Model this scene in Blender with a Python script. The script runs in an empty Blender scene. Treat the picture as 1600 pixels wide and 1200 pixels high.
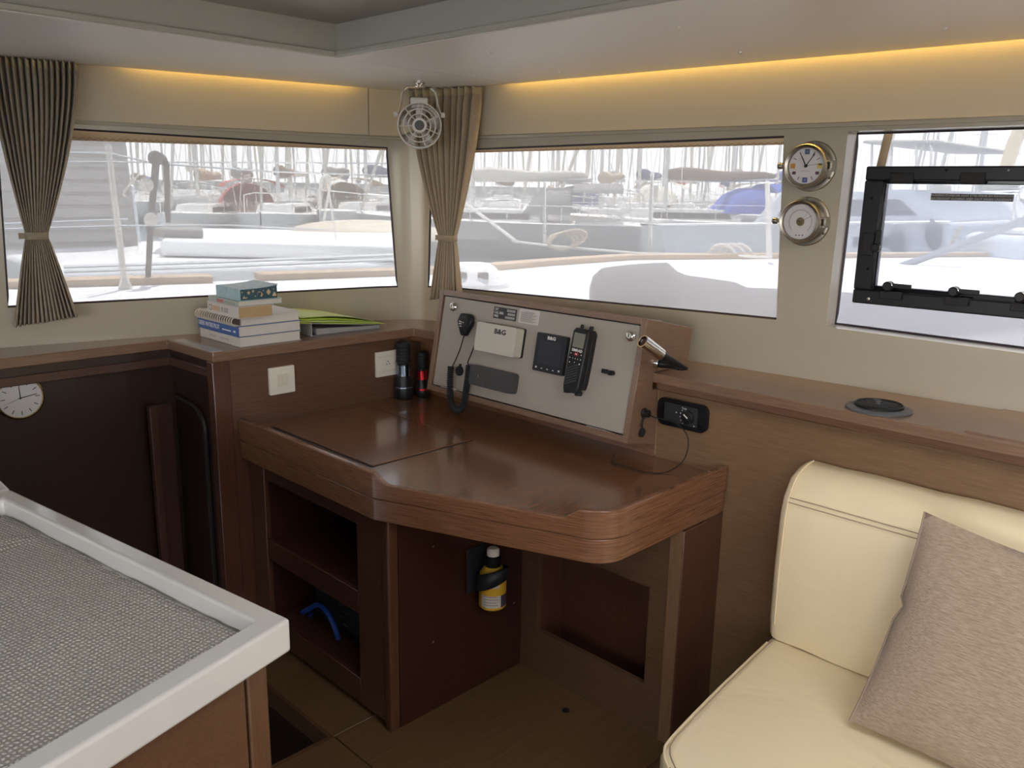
import bpy, bmesh, math, random
from mathutils import Vector, Matrix, geometry
random.seed(7)
SC = bpy.context.scene
COL = SC.collection

# ---------------------------------------------------------------- camera
CR = ((0.7037180, -0.7102790, 0.0168730), (-0.1491319, -0.1708907, -0.9739384), (0.6946515, 0.6828617, -0.2261841))
FPX = 1312.0
CAM = Vector((0.0, 0.0, 1.5))
_c0, _c1, _c2 = (Vector(r).normalized() for r in CR)
cd = bpy.data.cameras.new('camera')
cd.sensor_width = 36.0
cd.lens = FPX / 1600.0 * 36.0
cd.clip_start = 0.02
cd.clip_end = 2000
cam = bpy.data.objects.new('camera', cd)
COL.objects.link(cam)
M3 = Matrix((_c0, -_c1, -_c2)).transposed()
cam.matrix_world = Matrix.Translation(CAM) @ M3.to_4x4()
SC.camera = cam

# ---------------------------------------------------------------- world, sun, exposure
SC.view_settings.view_transform = 'Standard'
SC.view_settings.look = 'None'
SC.view_settings.gamma = 1.0
SC.view_settings.use_curve_mapping = False
SC.view_settings.exposure = 1.40
SC.cycles.use_denoising = True
SC.cycles.max_bounces = 14
SC.cycles.diffuse_bounces = 6
SC.cycles.transparent_max_bounces = 16
SC.cycles.sample_clamp_indirect = 8.0
SC.cycles.caustics_reflective = False
SC.cycles.caustics_refractive = False
SKY_STRENGTH = 3.2
SUN_STRENGTH = 8.0
wd = bpy.data.worlds.new('sky')
SC.world = wd
wd.use_nodes = True
wn = wd.node_tree.nodes
wl = wd.node_tree.links
wn.clear()
wo = wn.new('ShaderNodeOutputWorld')
wb = wn.new('ShaderNodeBackground')
wtc = wn.new('ShaderNodeTexCoord')
wsp = wn.new('ShaderNodeSeparateXYZ')
wrp = wn.new('ShaderNodeValToRGB')
wl.new(wtc.outputs['Generated'], wsp.inputs[0])
wl.new(wsp.outputs['Z'], wrp.inputs[0])
wrp.color_ramp.elements[0].position = 0.0
wrp.color_ramp.elements[0].color = (0.90, 0.895, 0.90, 1)
wrp.color_ramp.elements[1].position = 0.9
wrp.color_ramp.elements[1].color = (0.66, 0.73, 0.86, 1)
wl.new(wrp.outputs[0], wb.inputs[0])
wb.inputs[1].default_value = SKY_STRENGTH
wl.new(wb.outputs[0], wo.inputs[0])
sd = bpy.data.lights.new('sun', 'SUN')
sd.energy = SUN_STRENGTH
sd.angle = 0.009
sd.color = (1.0, 0.96, 0.9)
sun = bpy.data.objects.new('sun', sd)
COL.objects.link(sun)
sun.rotation_euler = Vector((-0.30, -0.30, -0.9)).to_track_quat('-Z', 'Y').to_euler()

# ---------------------------------------------------------------- photo pixel -> direction helpers
def ray(px, py):
    a, b = (px - 800) / FPX, (py - 600) / FPX
    return a * _c0 + b * _c1 + _c2

def PX(px, py, ax, v):
    d = ray(px, py)
    i = 'xyz'.index(ax)
    return CAM + d * ((v - CAM[i]) / d[i])

def PN(px, py, p0, n):
    d = ray(px, py)
    return CAM + d * ((Vector(p0) - CAM).dot(n) / d.dot(n))

def PD(px, py, dist):
    d = ray(px, py)
    return CAM + d * (dist / math.hypot(d.x, d.y))

# ---------------------------------------------------------------- materials
MATS = {}
def _mk(name):
    m = bpy.data.materials.new(name)
    m.use_nodes = True
    n = m.node_tree.nodes
    l = m.node_tree.links
    return m, n, l, n['Principled BSDF']

def plain(name, col, rough=0.5, metal=0.0, bump=0.0, bscale=200.0, coat=0.0, sheen=0.0, var=0.0, vscale=6.0, emit=0.0):
    if name in MATS:
        return MATS[name]
    m, n, l, p = _mk(name)
    p.inputs['Base Color'].default_value = (*col, 1)
    p.inputs['Roughness'].default_value = rough
    p.inputs['Metallic'].default_value = metal
    if name.startswith('black'):
        p.inputs['Specular IOR Level'].default_value = 0.3
    p.inputs['Coat Weight'].default_value = coat
    p.inputs['Sheen Weight'].default_value = sheen
    if emit:
        p.inputs['Emission Color'].default_value = (*col, 1)
        p.inputs['Emission Strength'].default_value = emit
    tc = n.new('ShaderNodeTexCoord')
    if var > 0:
        ns = n.new('ShaderNodeTexNoise')
        ns.inputs['Scale'].default_value = vscale
        ns.inputs['Detail'].default_value = 4
        l.new(tc.outputs['Object'], ns.inputs['Vector'])
        hs = n.new('ShaderNodeMix')
        hs.data_type = 'RGBA'
        hs.inputs[6].default_value = (*[c * (1 - var) for c in col], 1)
        hs.inputs[7].default_value = (*[min(1, c * (1 + var)) for c in col], 1)
        l.new(ns.outputs['Fac'], hs.inputs[0])
        l.new(hs.outputs[2], p.inputs['Base Color'])
    if bump > 0:
        nb = n.new('ShaderNodeTexNoise')
        nb.inputs['Scale'].default_value = bscale
        nb.inputs['Detail'].default_value = 3
        l.new(tc.outputs['Object'], nb.inputs['Vector'])
        b = n.new('ShaderNodeBump')
        b.inputs['Strength'].default_value = bump
        b.inputs['Distance'].default_value = 0.002
        l.new(nb.outputs['Fac'], b.inputs['Height'])
        l.new(b.outputs[0], p.inputs['Normal'])
    MATS[name] = m
    return m

def wood(name, dark, light, axis='x', rough=0.32, fine=210.0, coat=0.35):
    """lacquered veneer with fine grain lines running along one axis"""
    if name in MATS:
        return MATS[name]
    m, n, l, p = _mk(name)
    tc = n.new('ShaderNodeTexCoord')
    mp = n.new('ShaderNodeMapping')
    s = [fine, fine, fine]
    for a_ in axis:
        s['xyz'.index(a_)] = fine * 0.028
    mp.inputs['Scale'].default_value = s
    l.new(tc.outputs['Object'], mp.inputs[0])
    n1 = n.new('ShaderNodeTexNoise')
    n1.inputs['Scale'].default_value = 2.2
    n1.inputs['Detail'].default_value = 5
    n1.inputs['Roughness'].default_value = 0.6
    n1.inputs['Distortion'].default_value = 0.15
    l.new(mp.outputs[0], n1.inputs['Vector'])
    r = n.new('ShaderNodeValToRGB')
    r.color_ramp.elements[0].position = 0.22
    r.color_ramp.elements[0].color = (*dark, 1)
    r.color_ramp.elements[1].position = 0.80
    r.color_ramp.elements[1].color = (*light, 1)
    l.new(n1.outputs['Fac'], r.inputs[0])
    n2 = n.new('ShaderNodeTexNoise')
    n2.inputs['Scale'].default_value = 1.6
    n2.inputs['Detail'].default_value = 2
    l.new(tc.outputs['Object'], n2.inputs['Vector'])
    mx = n.new('ShaderNodeMix')
    mx.data_type = 'RGBA'
    mx.blend_type = 'MULTIPLY'
    mx.inputs[0].default_value = 0.35
    l.new(r.outputs[0], mx.inputs[6])
    l.new(n2.outputs['Fac'], mx.inputs[7])
    l.new(mx.outputs[2], p.inputs['Base Color'])
    p.inputs['Roughness'].default_value = rough
    p.inputs['Coat Weight'].default_value = coat
    p.inputs['Coat Roughness'].default_value = 0.12
    b = n.new('ShaderNodeBump')
    b.inputs['Strength'].default_value = 0.04
    b.inputs['Distance'].default_value = 0.001
    l.new(n1.outputs['Fac'], b.inputs['Height'])
    l.new(b.outputs[0], p.inputs['Normal'])
    MATS[name] = m
    return m

def weave(name, c1, c2, scale=(900, 900, 900), rough=0.9, bump=0.4, streak=None):
    """woven fabric: fine streaked threads"""
    if name in MATS:
        return MATS[name]
    m, n, l, p = _mk(name)
    tc = n.new('ShaderNodeTexCoord')
    mp = n.new('ShaderNodeMapping')
    mp.inputs['Scale'].default_value = scale
    l.new(tc.outputs['Object'], mp.inputs[0])
    n1 = n.new('ShaderNodeTexNoise')
    n1.inputs['Scale'].default_value = 1.0
    n1.inputs['Detail'].default_value = 4
    n1.inputs['Roughness'].default_value = 0.7
    l.new(mp.outputs[0], n1.inputs['Vector'])
    r = n.new('ShaderNodeValToRGB')
    r.color_ramp.elements[0].position = 0.36
    r.color_ramp.elements[0].color = (*c1, 1)
    r.color_ramp.elements[1].position = 0.66
    r.color_ramp.elements[1].color = (*c2, 1)
    l.new(n1.outputs['Fac'], r.inputs[0])
    l.new(r.outputs[0], p.inputs['Base Color'])
    p.inputs['Roughness'].default_value = rough
    p.inputs['Sheen Weight'].default_value = 0.2
    p.inputs['Specular IOR Level'].default_value = 0.2
    b = n.new('ShaderNodeBump')
    b.inputs['Strength'].default_value = bump
    b.inputs['Distance'].default_value = 0.001
    l.new(n1.outputs['Fac'], b.inputs['Height'])
    l.new(b.outputs[0], p.inputs['Normal'])
    MATS[name] = m
    return m

def glassy(name, tint=(1, 1, 1), refl=0.08):
    """thin clear pane: mostly straight-through with a weak mirror reflection"""
    if name in MATS:
        return MATS[name]
    m = bpy.data.materials.new(name)
    m.use_nodes = True
    n = m.node_tree.nodes
    l = m.node_tree.links
    n.clear()
    o = n.new('ShaderNodeOutputMaterial')
    t = n.new('ShaderNodeBsdfTransparent')
    t.inputs[0].default_value = (*tint, 1)
    g = n.new('ShaderNodeBsdfGlossy')
    g.inputs['Roughness'].default_value = 0.02
    mx = n.new('ShaderNodeMixShader')
    mx.inputs[0].default_value = refl
    l.new(t.outputs[0], mx.inputs[1])
    l.new(g.outputs[0], mx.inputs[2])
    l.new(mx.outputs[0], o.inputs[0])
    MATS[name] = m
    return m

def screen_mat(name, openness, col):
    """woven sun screen: open holes plus pale threads that scatter the daylight"""
    if name in MATS:
        return MATS[name]
    m = bpy.data.materials.new(name)
    m.use_nodes = True
    n = m.node_tree.nodes
    l = m.node_tree.links
    n.clear()
    o = n.new('ShaderNodeOutputMaterial')
    t = n.new('ShaderNodeBsdfTransparent')
    d = n.new('ShaderNodeBsdfDiffuse')
    d.inputs[0].default_value = (*col, 1)
    tr = n.new('ShaderNodeBsdfTranslucent')
    tr.inputs[0].default_value = (*col, 1)
    th = n.new('ShaderNodeMixShader')
    th.inputs[0].default_value = 0.5
    l.new(d.outputs[0], th.inputs[1])
    l.new(tr.outputs[0], th.inputs[2])
    mx = n.new('ShaderNodeMixShader')
    tc = n.new('ShaderNodeTexCoord')
    ns = n.new('ShaderNodeTexNoise')
    ns.inputs['Scale'].default_value = 260
    ns.inputs['Detail'].default_value = 2
    l.new(tc.outputs['Object'], ns.inputs['Vector'])
    mr = n.new('ShaderNodeMapRange')
    mr.inputs[1].default_value = 0.25
    mr.inputs[2].default_value = 0.75
    mr.inputs[3].default_value = 1 - openness
    mr.inputs[4].default_value = 1 - openness
    l.new(ns.outputs['Fac'], mr.inputs[0])
    l.new(mr.outputs[0], mx.inputs[0])
    l.new(t.outputs[0], mx.inputs[1])
    l.new(th.outputs[0], mx.inputs[2])
    l.new(mx.outputs[0], o.inputs[0])
    MATS[name] = m
    return m

W_DESK_Y = wood('desk_wood_y', (0.105, 0.042, 0.020), (0.345, 0.165, 0.086), 'y', 0.27, coat=0.7)
W_DESK_X = wood('desk_wood_x', (0.105, 0.042, 0.020), (0.345, 0.165, 0.086), 'x', 0.24, coat=0.8)
W_BAND = wood('desk_band_wood', (0.105, 0.042, 0.020), (0.345, 0.165, 0.086), 'xy', 0.27)
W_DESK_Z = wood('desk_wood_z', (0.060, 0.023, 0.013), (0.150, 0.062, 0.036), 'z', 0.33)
W_TOP_X = wood('counter_wood_x', (0.16, 0.088, 0.055), (0.33, 0.20, 0.13), 'x', 0.30)
W_TOP_Y = wood('counter_wood_y', (0.16, 0.088, 0.055), (0.33, 0.20, 0.13), 'y', 0.30)
W_WALL_Y = wood('panel_wood_y', (0.16, 0.086, 0.042), (0.31, 0.185, 0.100), 'y', 0.38)
W_WALL_X = wood('panel_wood_x', (0.090, 0.043, 0.026), (0.200, 0.108, 0.066), 'x', 0.36)
W_WALL_Z = wood('panel_wood_z', (0.16, 0.086, 0.042), (0.31, 0.185, 0.100), 'z', 0.38)
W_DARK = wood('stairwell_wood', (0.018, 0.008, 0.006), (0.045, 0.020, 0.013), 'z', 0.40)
W_OAK_X = wood('oak_wood_x', (0.085, 0.036, 0.017), (0.165, 0.080, 0.039), 'x', 0.42)
W_OAK_Z = wood('oak_wood_z', (0.085, 0.036, 0.017), (0.165, 0.080, 0.039), 'z', 0.42)
W_FLOOR = wood('floor_oak', (0.105, 0.054, 0.023), (0.195, 0.108, 0.052), 'x', 0.45, 60.0, 0.0)
CREAM = plain('cream_gelcoat', (0.42, 0.375, 0.295), 0.22, var=0.02)
CREAM_P = plain('cream_vinyl_panel', (0.52, 0.455, 0.345), 0.55, bump=0.08, bscale=350)
CEIL = plain('ceiling_white', (0.85, 0.80, 0.735), 0.42, bump=0.05, bscale=90)
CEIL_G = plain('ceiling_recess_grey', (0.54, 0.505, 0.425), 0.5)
BLACK = plain('black_plastic', (0.012, 0.012, 0.013), 0.38)
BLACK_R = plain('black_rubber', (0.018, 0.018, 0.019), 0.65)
BLACK_G = plain('black_gloss', (0.006, 0.006, 0.008), 0.12)
GASKET = plain('dark_gasket', (0.02, 0.012, 0.018), 0.5)
CHROME = plain('chrome', (0.72, 0.70, 0.67), 0.16, 1.0)
NICKEL = plain('brushed_nickel', (0.36, 0.33, 0.28), 0.30, 1.0)
GOLD = plain('brass_rim', (0.62, 0.45, 0.20), 0.25, 1.0)
WHITEP = plain('white_plastic', (0.78, 0.73, 0.64), 0.35)
PAPER = plain('paper_edge', (0.62, 0.58, 0.53), 0.8, bump=0.3, bscale=400)
WHITE_INK = plain('white_ink', (0.80, 0.78, 0.75), 0.6)
DARK_INK = plain('dark_ink', (0.02, 0.018, 0.03), 0.6)
GREYPANEL = plain('grey_panel', (0.37, 0.33, 0.28), 0.45, bump=0.04, bscale=500)
GELCOAT = plain('white_gelcoat', (0.80, 0.80, 0.80), 0.4)

# ---------------------------------------------------------------- mesh helpers
class MB:
    def __init__(self, T=None):
        self.v = []
        self.f = []
        self.T = T

    def add(self, vs, fs):
        o = len(self.v)
        self.v += [Vector(v) for v in vs]
        self.f += [tuple(i + o for i in f) for f in fs]
        return self

    def box(self, x0, x1, y0, y1, z0, z1):
        vs = [(x, y, z) for x in (x0, x1) for y in (y0, y1) for z in (z0, z1)]
        return self.add(vs, [(0, 1, 3, 2), (4, 6, 7, 5), (0, 4, 5, 1), (2, 3, 7, 6), (0, 2, 6, 4), (1, 5, 7, 3)])

    def hexa(self, low, high):
        """solid between two matching quads"""
        return self.add(list(low) + list(high), [(3, 2, 1, 0), (4, 5, 6, 7), (0, 1, 5, 4), (1, 2, 6, 5), (2, 3, 7, 6), (3, 0, 4, 7)])

    def prism(self, pts, h0, h1, plane='xy'):
        """2-D outline pushed along the third axis"""
        def mk(p, h):
            if plane == 'xy':
                return (p[0], p[1], h)
            if plane == 'xz':
                return (p[0], h, p[1])
            return (h, p[0], p[1])
        n = len(pts)
        vs = [mk(p, h0) for p in pts] + [mk(p, h1) for p in pts]
        tri = geometry.tessellate_polygon([[Vector((p[0], p[1], 0)) for p in pts]])
        fs = [tuple(t) for t in tri] + [tuple(i + n for i in reversed(t)) for t in tri]
        fs += [(i, (i + 1) % n, n + (i + 1) % n, n + i) for i in range(n)]
        return self.add(vs, fs)

    def tube(self, path, r, seg=8, closed=False, caps=True):
        path = [Vector(p) for p in path]
        n = len(path)
        rs = r if isinstance(r, (list, tuple)) else [r] * n
        up = None
        vs = []
        for i, p in enumerate(path):
            a = path[(i - 1) % n] if (closed or i > 0) else p
            b = path[(i + 1) % n] if (closed or i < n - 1) else p
            t = (b - a)
            if t.length < 1e-9:
                t = Vector((0, 0, 1))
            t.normalize()
            if up is None:
                up = Vector((0, 0, 1)) if abs(t.z) < 0.9 else Vector((1, 0, 0))
            side = t.cross(up)
            if side.length < 1e-6:
                side = t.cross(Vector((0.3, 1, 0.2)))
            side.normalize()
            up = side.cross(t).normalized()
            for k in range(seg):
                a2 = 2 * math.pi * k / seg
                vs.append(p + (side * math.cos(a2) + up * math.sin(a2)) * rs[i])
        fs = []
        for i in range(n if closed else n - 1):
            j = (i + 1) % n
            for k in range(seg):
                k2 = (k + 1) % seg
                fs.append((i * seg + k, i * seg + k2, j * seg + k2, j * seg + k))
        if caps and not closed:
            fs.append(tuple(range(seg - 1, -1, -1)))
            fs.append(tuple((n - 1) * seg + k for k in range(seg)))
        return self.add(vs, fs)

    def lathe(self, prof, c=(0, 0, 0), axis=(0, 0, 1), seg=24, caps=True):
        """profile of (radius, height) turned about an axis through c"""
        ax = Vector(axis).normalized()
        u = ax.cross(Vector((0, 0, 1)) if abs(ax.z) < 0.9 else Vector((1, 0, 0))).normalized()
        w = ax.cross(u)
        c = Vector(c)
        vs = []
        for (r, h) in prof:
            for k in range(seg):
                a = 2 * math.pi * k / seg
                vs.append(c + ax * h + (u * math.cos(a) + w * math.sin(a)) * max(r, 1e-5))
        fs = []
        for i in range(len(prof) - 1):
            for k in range(seg):
                k2 = (k + 1) % seg
                fs.append((i * seg + k, i * seg + k2, (i + 1) * seg + k2, (i + 1) * seg + k))
        if caps:
            fs.append(tuple(range(seg - 1, -1, -1)))
            fs.append(tuple((len(prof) - 1) * seg + k for k in range(seg)))
        return self.add(vs, fs)

    def grid(self, rows):
        """rows of points -> quad sheet"""
        nr, nc = len(rows), len(rows[0])
        vs = [p for r in rows for p in r]
        fs = [(i * nc + j, i * nc + j + 1, (i + 1) * nc + j + 1, (i + 1) * nc + j) for i in range(nr - 1) for j in range(nc - 1)]
        return self.add(vs, fs)

    def build(self, name, mat, parent=None, bevel=0.0, smooth=True, segs=2, solid=0.0, sub=0, ang=35, kind=None):
        me = bpy.data.meshes.new(name)
        vs = [self.T @ v for v in self.v] if self.T is not None else self.v
        me.from_pydata([tuple(v) for v in vs], [], self.f)
        bm = bmesh.new()
        bm.from_mesh(me)
        bmesh.ops.remove_doubles(bm, verts=bm.verts, dist=1e-6)
        bmesh.ops.recalc_face_normals(bm, faces=bm.faces)
        bm.to_mesh(me)
        bm.free()
        if smooth:
            me.shade_smooth()
            me.set_sharp_from_angle(angle=math.radians(ang))
        me.materials.append(mat)
        o = bpy.data.objects.new(name, me)
        COL.objects.link(o)
        if solid:
            md = o.modifiers.new('thick', 'SOLIDIFY')
            md.thickness = solid
            md.offset = 0
        if sub:
            md = o.modifiers.new('sub', 'SUBSURF')
            md.levels = sub
            md.render_levels = sub
        if bevel:
            md = o.modifiers.new('bevel', 'BEVEL')
            md.width = bevel
            md.segments = segs
            md.limit_method = 'ANGLE'
            md.angle_limit = math.radians(40)
        if parent is not None:
            adopt(o, parent)
        if kind:
            o['kind'] = kind
        return o

def world_of(o):
    return (world_of(o.parent) @ o.matrix_parent_inverse @ o.matrix_basis) if o.parent else o.matrix_basis.copy()

def adopt(o, parent):
    o.parent = parent
    o.matrix_parent_inverse = world_of(parent).inverted()

def thing(name, loc, label, cat, group=None):
    e = bpy.data.objects.new(name, None)
    COL.objects.link(e)
    e.empty_display_size = 0.05
    e.location = loc
    e['label'] = label
    e['category'] = cat
    if group:
        e['group'] = group
    return e

def tag(o, label, cat, group=None):
    o['label'] = label
    o['category'] = cat
    if group:
        o['group'] = group
    return o

def struct(o, label=None, cat=None):
    o['kind'] = 'structure'
    if label:
        o['label'] = label
    if cat:
        o['category'] = cat
    return o

def sroot(name, loc, label, cat):
    e = thing(name, loc, label, cat)
    e['kind'] = 'structure'
    return e

def frame(o, u, v):
    """matrix whose local x, y, z are u, v, u x v"""
    u = Vector(u).normalized()
    v = Vector(v)
    v = (v - u * v.dot(u)).normalized()
    n = u.cross(v)
    m = Matrix((u, v, n)).transposed().to_4x4()
    m.translation = Vector(o)
    return m

def lettering(body, size, T, mat, parent, name='lettering', align='CENTER', depth=0.0004, squeeze=1.0, bold=0.0):
    cu = bpy.data.curves.new('txt', 'FONT')
    cu.body = body
    cu.size = size
    cu.align_x = align
    cu.align_y = 'CENTER'
    cu.extrude = depth / 2
    cu.offset = size * bold
    cu.resolution_u = 2
    ob = bpy.data.objects.new('txt', cu)
    COL.objects.link(ob)
    dg = bpy.context.evaluated_depsgraph_get()
    me = bpy.data.meshes.new_from_object(ob.evaluated_get(dg))
    bpy.data.objects.remove(ob)
    me.transform(T @ Matrix.Diagonal((squeeze, 1, 1, 1)))
    me.name = name
    me.materials.clear()
    me.materials.append(mat)
    o = bpy.data.objects.new(name, me)
    COL.objects.link(o)
    adopt(o, parent)
    return o

def arc(c, r, a0, a1, n):
    return [(c[0] + r * math.cos(math.radians(a0 + (a1 - a0) * i / n)), c[1] + r * math.sin(math.radians(a0 + (a1 - a0) * i / n))) for i in range(n + 1)]

def rrect(x0, x1, y0, y1, r, n=5):
    return (arc((x1 - r, y1 - r), r, 0, 90, n) + arc((x0 + r, y1 - r), r, 90, 180, n) + arc((x0 + r, y0 + r), r, 180, 270, n) + arc((x1 - r, y0 + r), r, 270, 360, n))

def smooth_path(pts, n=8):
    pts = [Vector(p) for p in pts]
    out = []
    for i in range(len(pts) - 1):
        p0, p1, p2, p3 = pts[max(i - 1, 0)], pts[i], pts[i + 1], pts[min(i + 2, len(pts) - 1)]
        for k in range(n):
            t = k / n
            out.append(0.5 * ((2 * p1) + (p2 - p0) * t + (2 * p0 - 5 * p1 + 4 * p2 - p3) * t * t + (3 * p1 - p0 - 3 * p2 + p3) * t ** 3))
    out.append(pts[-1])
    return out

# ================================================================ the saloon shell
Z_CEIL = 1.845
Z_CNT = 0.995
Z_DESK = 0.74
def poly_holes(outer, holes, z0, z1):
    """flat slab with rectangular or free holes"""
    mb = MB()
    loops = [outer] + holes
    flat = [p for lp in loops for p in lp]
    tri = geometry.tessellate_polygon([[Vector((p[0], p[1], 0)) for p in lp] for lp in loops])
    n = len(flat)
    vs = [(p[0], p[1], z1) for p in flat] + [(p[0], p[1], z0) for p in flat]
    fs = [tuple(t) for t in tri] + [tuple(i + n for i in reversed(t)) for t in tri]
    o = 0
    for lp in loops:
        k = len(lp)
        fs += [(o + i, o + (i + 1) % k, n + o + (i + 1) % k, n + o + i) for i in range(k)]
        o += k
    return mb.add(vs, fs)


# plan of the wrap-round window wall, inside face: front run, rounded corner, right run
def front_y(x):
    return 2.916 - 0.2278 * (x - 0.707)
def right_x(y):
    return 2.12 + 0.072 * (2.45 - y)
PLAN = [Vector((x, front_y(x))) for x in (-2.3, -1.2, -0.4, 0.3, 1.0, 1.5, 1.93)]
_b0, _b1, _b2 = Vector((1.93, front_y(1.93))), Vector((2.11, 2.597)), Vector((right_x(2.40), 2.40))
for k in range(1, 10):
    t = k / 10
    PLAN.append(_b0 * (1 - t) ** 2 + _b1 * 2 * t * (1 - t) + _b2 * t * t)
PLAN += [Vector((right_x(y), y)) for y in (2.40, 2.0, 1.5, 1.0, 0.5, 0.0, -0.8, -1.6, -2.4)]
_S = [0.0]
for a, b in zip(PLAN, PLAN[1:]):
    _S.append(_S[-1] + (b - a).length)
def plan_pt(s, off=0.0):
    """point at arc length s; off > 0 moves out of the room"""
    s = min(max(s, 0.0), _S[-1] - 1e-6)
    i = max(k for k in range(len(_S) - 1) if _S[k] <= s)
    a, b = PLAN[i], PLAN[i + 1]
    t = (s - _S[i]) / (_S[i + 1] - _S[i])
    def nrm(k):
        d = PLAN[min(k + 1, len(PLAN) - 1)] - PLAN[max(k - 1, 0)]
        d.normalize()
        return Vector((-d.y, d.x))
    n = (nrm(i) * (1 - t) + nrm(i + 1) * t).normalized()
    return a.lerp(b, t) + n * off
def wall_hit(px, py, off=0.0):
    """arc length and height where a photo direction meets the wall"""
    d = ray(px, py)
    best = None
    for i in range(len(PLAN) - 1):
        a, b = PLAN[i], PLAN[i + 1]
        if off:
            a, b = plan_pt(_S[i], off), plan_pt(_S[i + 1] - 1e-5, off)
        e = b - a
        den = d.x * e.y - d.y * e.x
        if abs(den) < 1e-9:
            continue
        t = (a.x * e.y - a.y * e.x) / den
        q = (a.x * d.y - a.y * d.x) / den
        if t > 0 and -1e-6 <= q <= 1 + 1e-6 and (best is None or t < best[0]):
            best = (t, _S[i] + q * (_S[i + 1] - _S[i]), CAM.z + t * d.z)
    return best[1], best[2]
def W3(s, z, off=0.0):
    p = plan_pt(s, off)
    return Vector((p.x, p.y, z))
def s_of_y(y):
    return _S[-1] - (Vector((right_x(y), y)) - PLAN[-1]).length
def s_of_x(x):
    return (Vector((x, front_y(x))) - PLAN[0]).length

# window outlines as (s, z) corners: top left, top right, bottom right, bottom left
w1 = [wall_hit(-8, 193), wall_hit(606, 230), wall_hit(622, 449), wall_hit(12, 481)]
w2 = [wall_hit(672, 234), wall_hit(1225, 212), wall_hit(1213, 500), wall_hit(667, 449)]
w3 = [wall_hit(1325, 205), (s_of_y(-0.35), 1.668), (s_of_y(-0.35), 1.125), wall_hit(1290, 511)]
w4 = [(s_of_x(-1.55), 1.665), (w1[0][0] - 0.13, 1.665), (w1[3][0] - 0.13, 1.115), (s_of_x(-1.55), 1.115)]
w5 = [(s_of_y(-0.60), 1.668), (s_of_y(-2.1), 1.668), (s_of_y(-2.1), 1.125), (s_of_y(-0.60), 1.125)]
WINS = [w4, w1, w2, w3, w5]
DEPTH = {id(w1): 0.016, id(w2): 0.016, id(w3): 0.075, id(w4): 0.016, id(w5): 0.05}

def wall_columns():
    """(s bottom, s top, sill z, head z, window id of the bay that starts here or None)"""
    cols = [(0.0, 0.0, 1.115, 1.665, None)]
    for w in WINS:
        n = 10
        for k in range(n + 1):
            t = k / n
            cols.append((w[3][0] + (w[2][0] - w[3][0]) * t, w[0][0] + (w[1][0] - w[0][0]) * t,
                         w[3][1] + (w[2][1] - w[3][1]) * t, w[0][1] + (w[1][1] - w[0][1]) * t, w if k < n else None))
        if w is w1:     # the rounded corner post needs its own columns
            for k in range(1, 8):
                t = k / 8
                cols.append((w1[2][0] + (w2[3][0] - w1[2][0]) * t, w1[1][0] + (w2[0][0] - w1[1][0]) * t,
                             w1[2][1] + (w2[3][1] - w1[2][1]) * t, w1[1][1] + (w2[0][1] - w1[1][1]) * t, None))
    cols.append((_S[-1], _S[-1], 1.125, 1.668, None))
    return cols
COLS = wall_columns()
S_SPLIT = None
def wall_mesh(cols):
    mb = MB()
    Z0, Z1 = 0.90, 1.93
    rows = lambda c: [W3(c[0], Z0), W3(c[0], c[2]), W3(c[1], c[3]), W3(c[1], Z1)]
    for a, b in zip(cols, cols[1:]):
        ra, rb = rows(a), rows(b)
        for k in range(3):
            if k == 1 and a[4] is not None:
                continue
            mb.add([ra[k], rb[k], rb[k + 1], ra[k + 1]], [(0, 1, 2, 3)])
        if a[4] is not None:
            d = DEPTH[id(a[4])]
            mb.add([W3(a[0], a[2]), W3(b[0], b[2]), W3(b[0], b[2], d), W3(a[0], a[2], d)], [(0, 1, 2, 3)])
            mb.add([W3(a[1], a[3]), W3(b[1], b[3]), W3(b[1], b[3], d), W3(a[1], a[3], d)], [(0, 1, 2, 3)])
    for w in WINS:
        d = DEPTH[id(w)]
        for i, j in ((0, 3), (1, 2)):
            if any(abs(c[0] - w[j][0]) < 1e-6 for c in cols):
                mb.add([W3(*w[i]), W3(*w[j]), W3(*w[j], d), W3(*w[i], d)], [(0, 1, 2, 3)])
    return mb
_ci = max(i for i, c in enumerate(COLS) if c[0] <= w1[2][0] + (w2[3][0] - w1[2][0]) * 0.51)
struct(wall_mesh(COLS[:_ci + 1]).build('wall_front', CREAM), 'cream moulded front wall around the long front window', 'wall')
struct(wall_mesh(COLS[_ci:]).build('wall_right', CREAM), 'cream moulded right wall carrying the two brass instruments', 'wall')

SCREEN = screen_mat('sun_screen', 0.100, (0.135, 0.128, 0.121))
SCREEN_B = screen_mat('sun_screen_fine', 0.105, (0.135, 0.135, 0.141))
PANE = glassy('window_glass', (0.97, 0.98, 0.99), 0.0)
HEM = plain('screen_hem_canvas', (0.52, 0.38, 0.24), 0.9)
STITCH = plain('hem_stitch', (0.28, 0.16, 0.09), 0.9)
def sheet(w, off, inset=0.0, n=14, z_top=None, z_bot=None, z_bot2=None, zext=0.0):
    rows = []
    for k in range(n + 1):
        t = inset + (1 - 2 * inset) * k / n
        sb, st = w[3][0] + (w[2][0] - w[3][0]) * t, w[0][0] + (w[1][0] - w[0][0]) * t
        zb, zt = w[3][1] + (w[2][1] - w[3][1]) * t, w[0][1] + (w[1][1] - w[0][1]) * t
        def at(z):
            f = (z - zb) / (zt - zb)
            return W3(sb + (st - sb) * f, z, off)
        rows.append([at(zb - zext if z_bot is None else zt - (z_bot + ((z_bot2 if z_bot2 is not None else z_bot) - z_bot) * t)), at(zt + zext if z_top is None else zt - z_top)])
    return MB().grid(rows)
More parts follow.
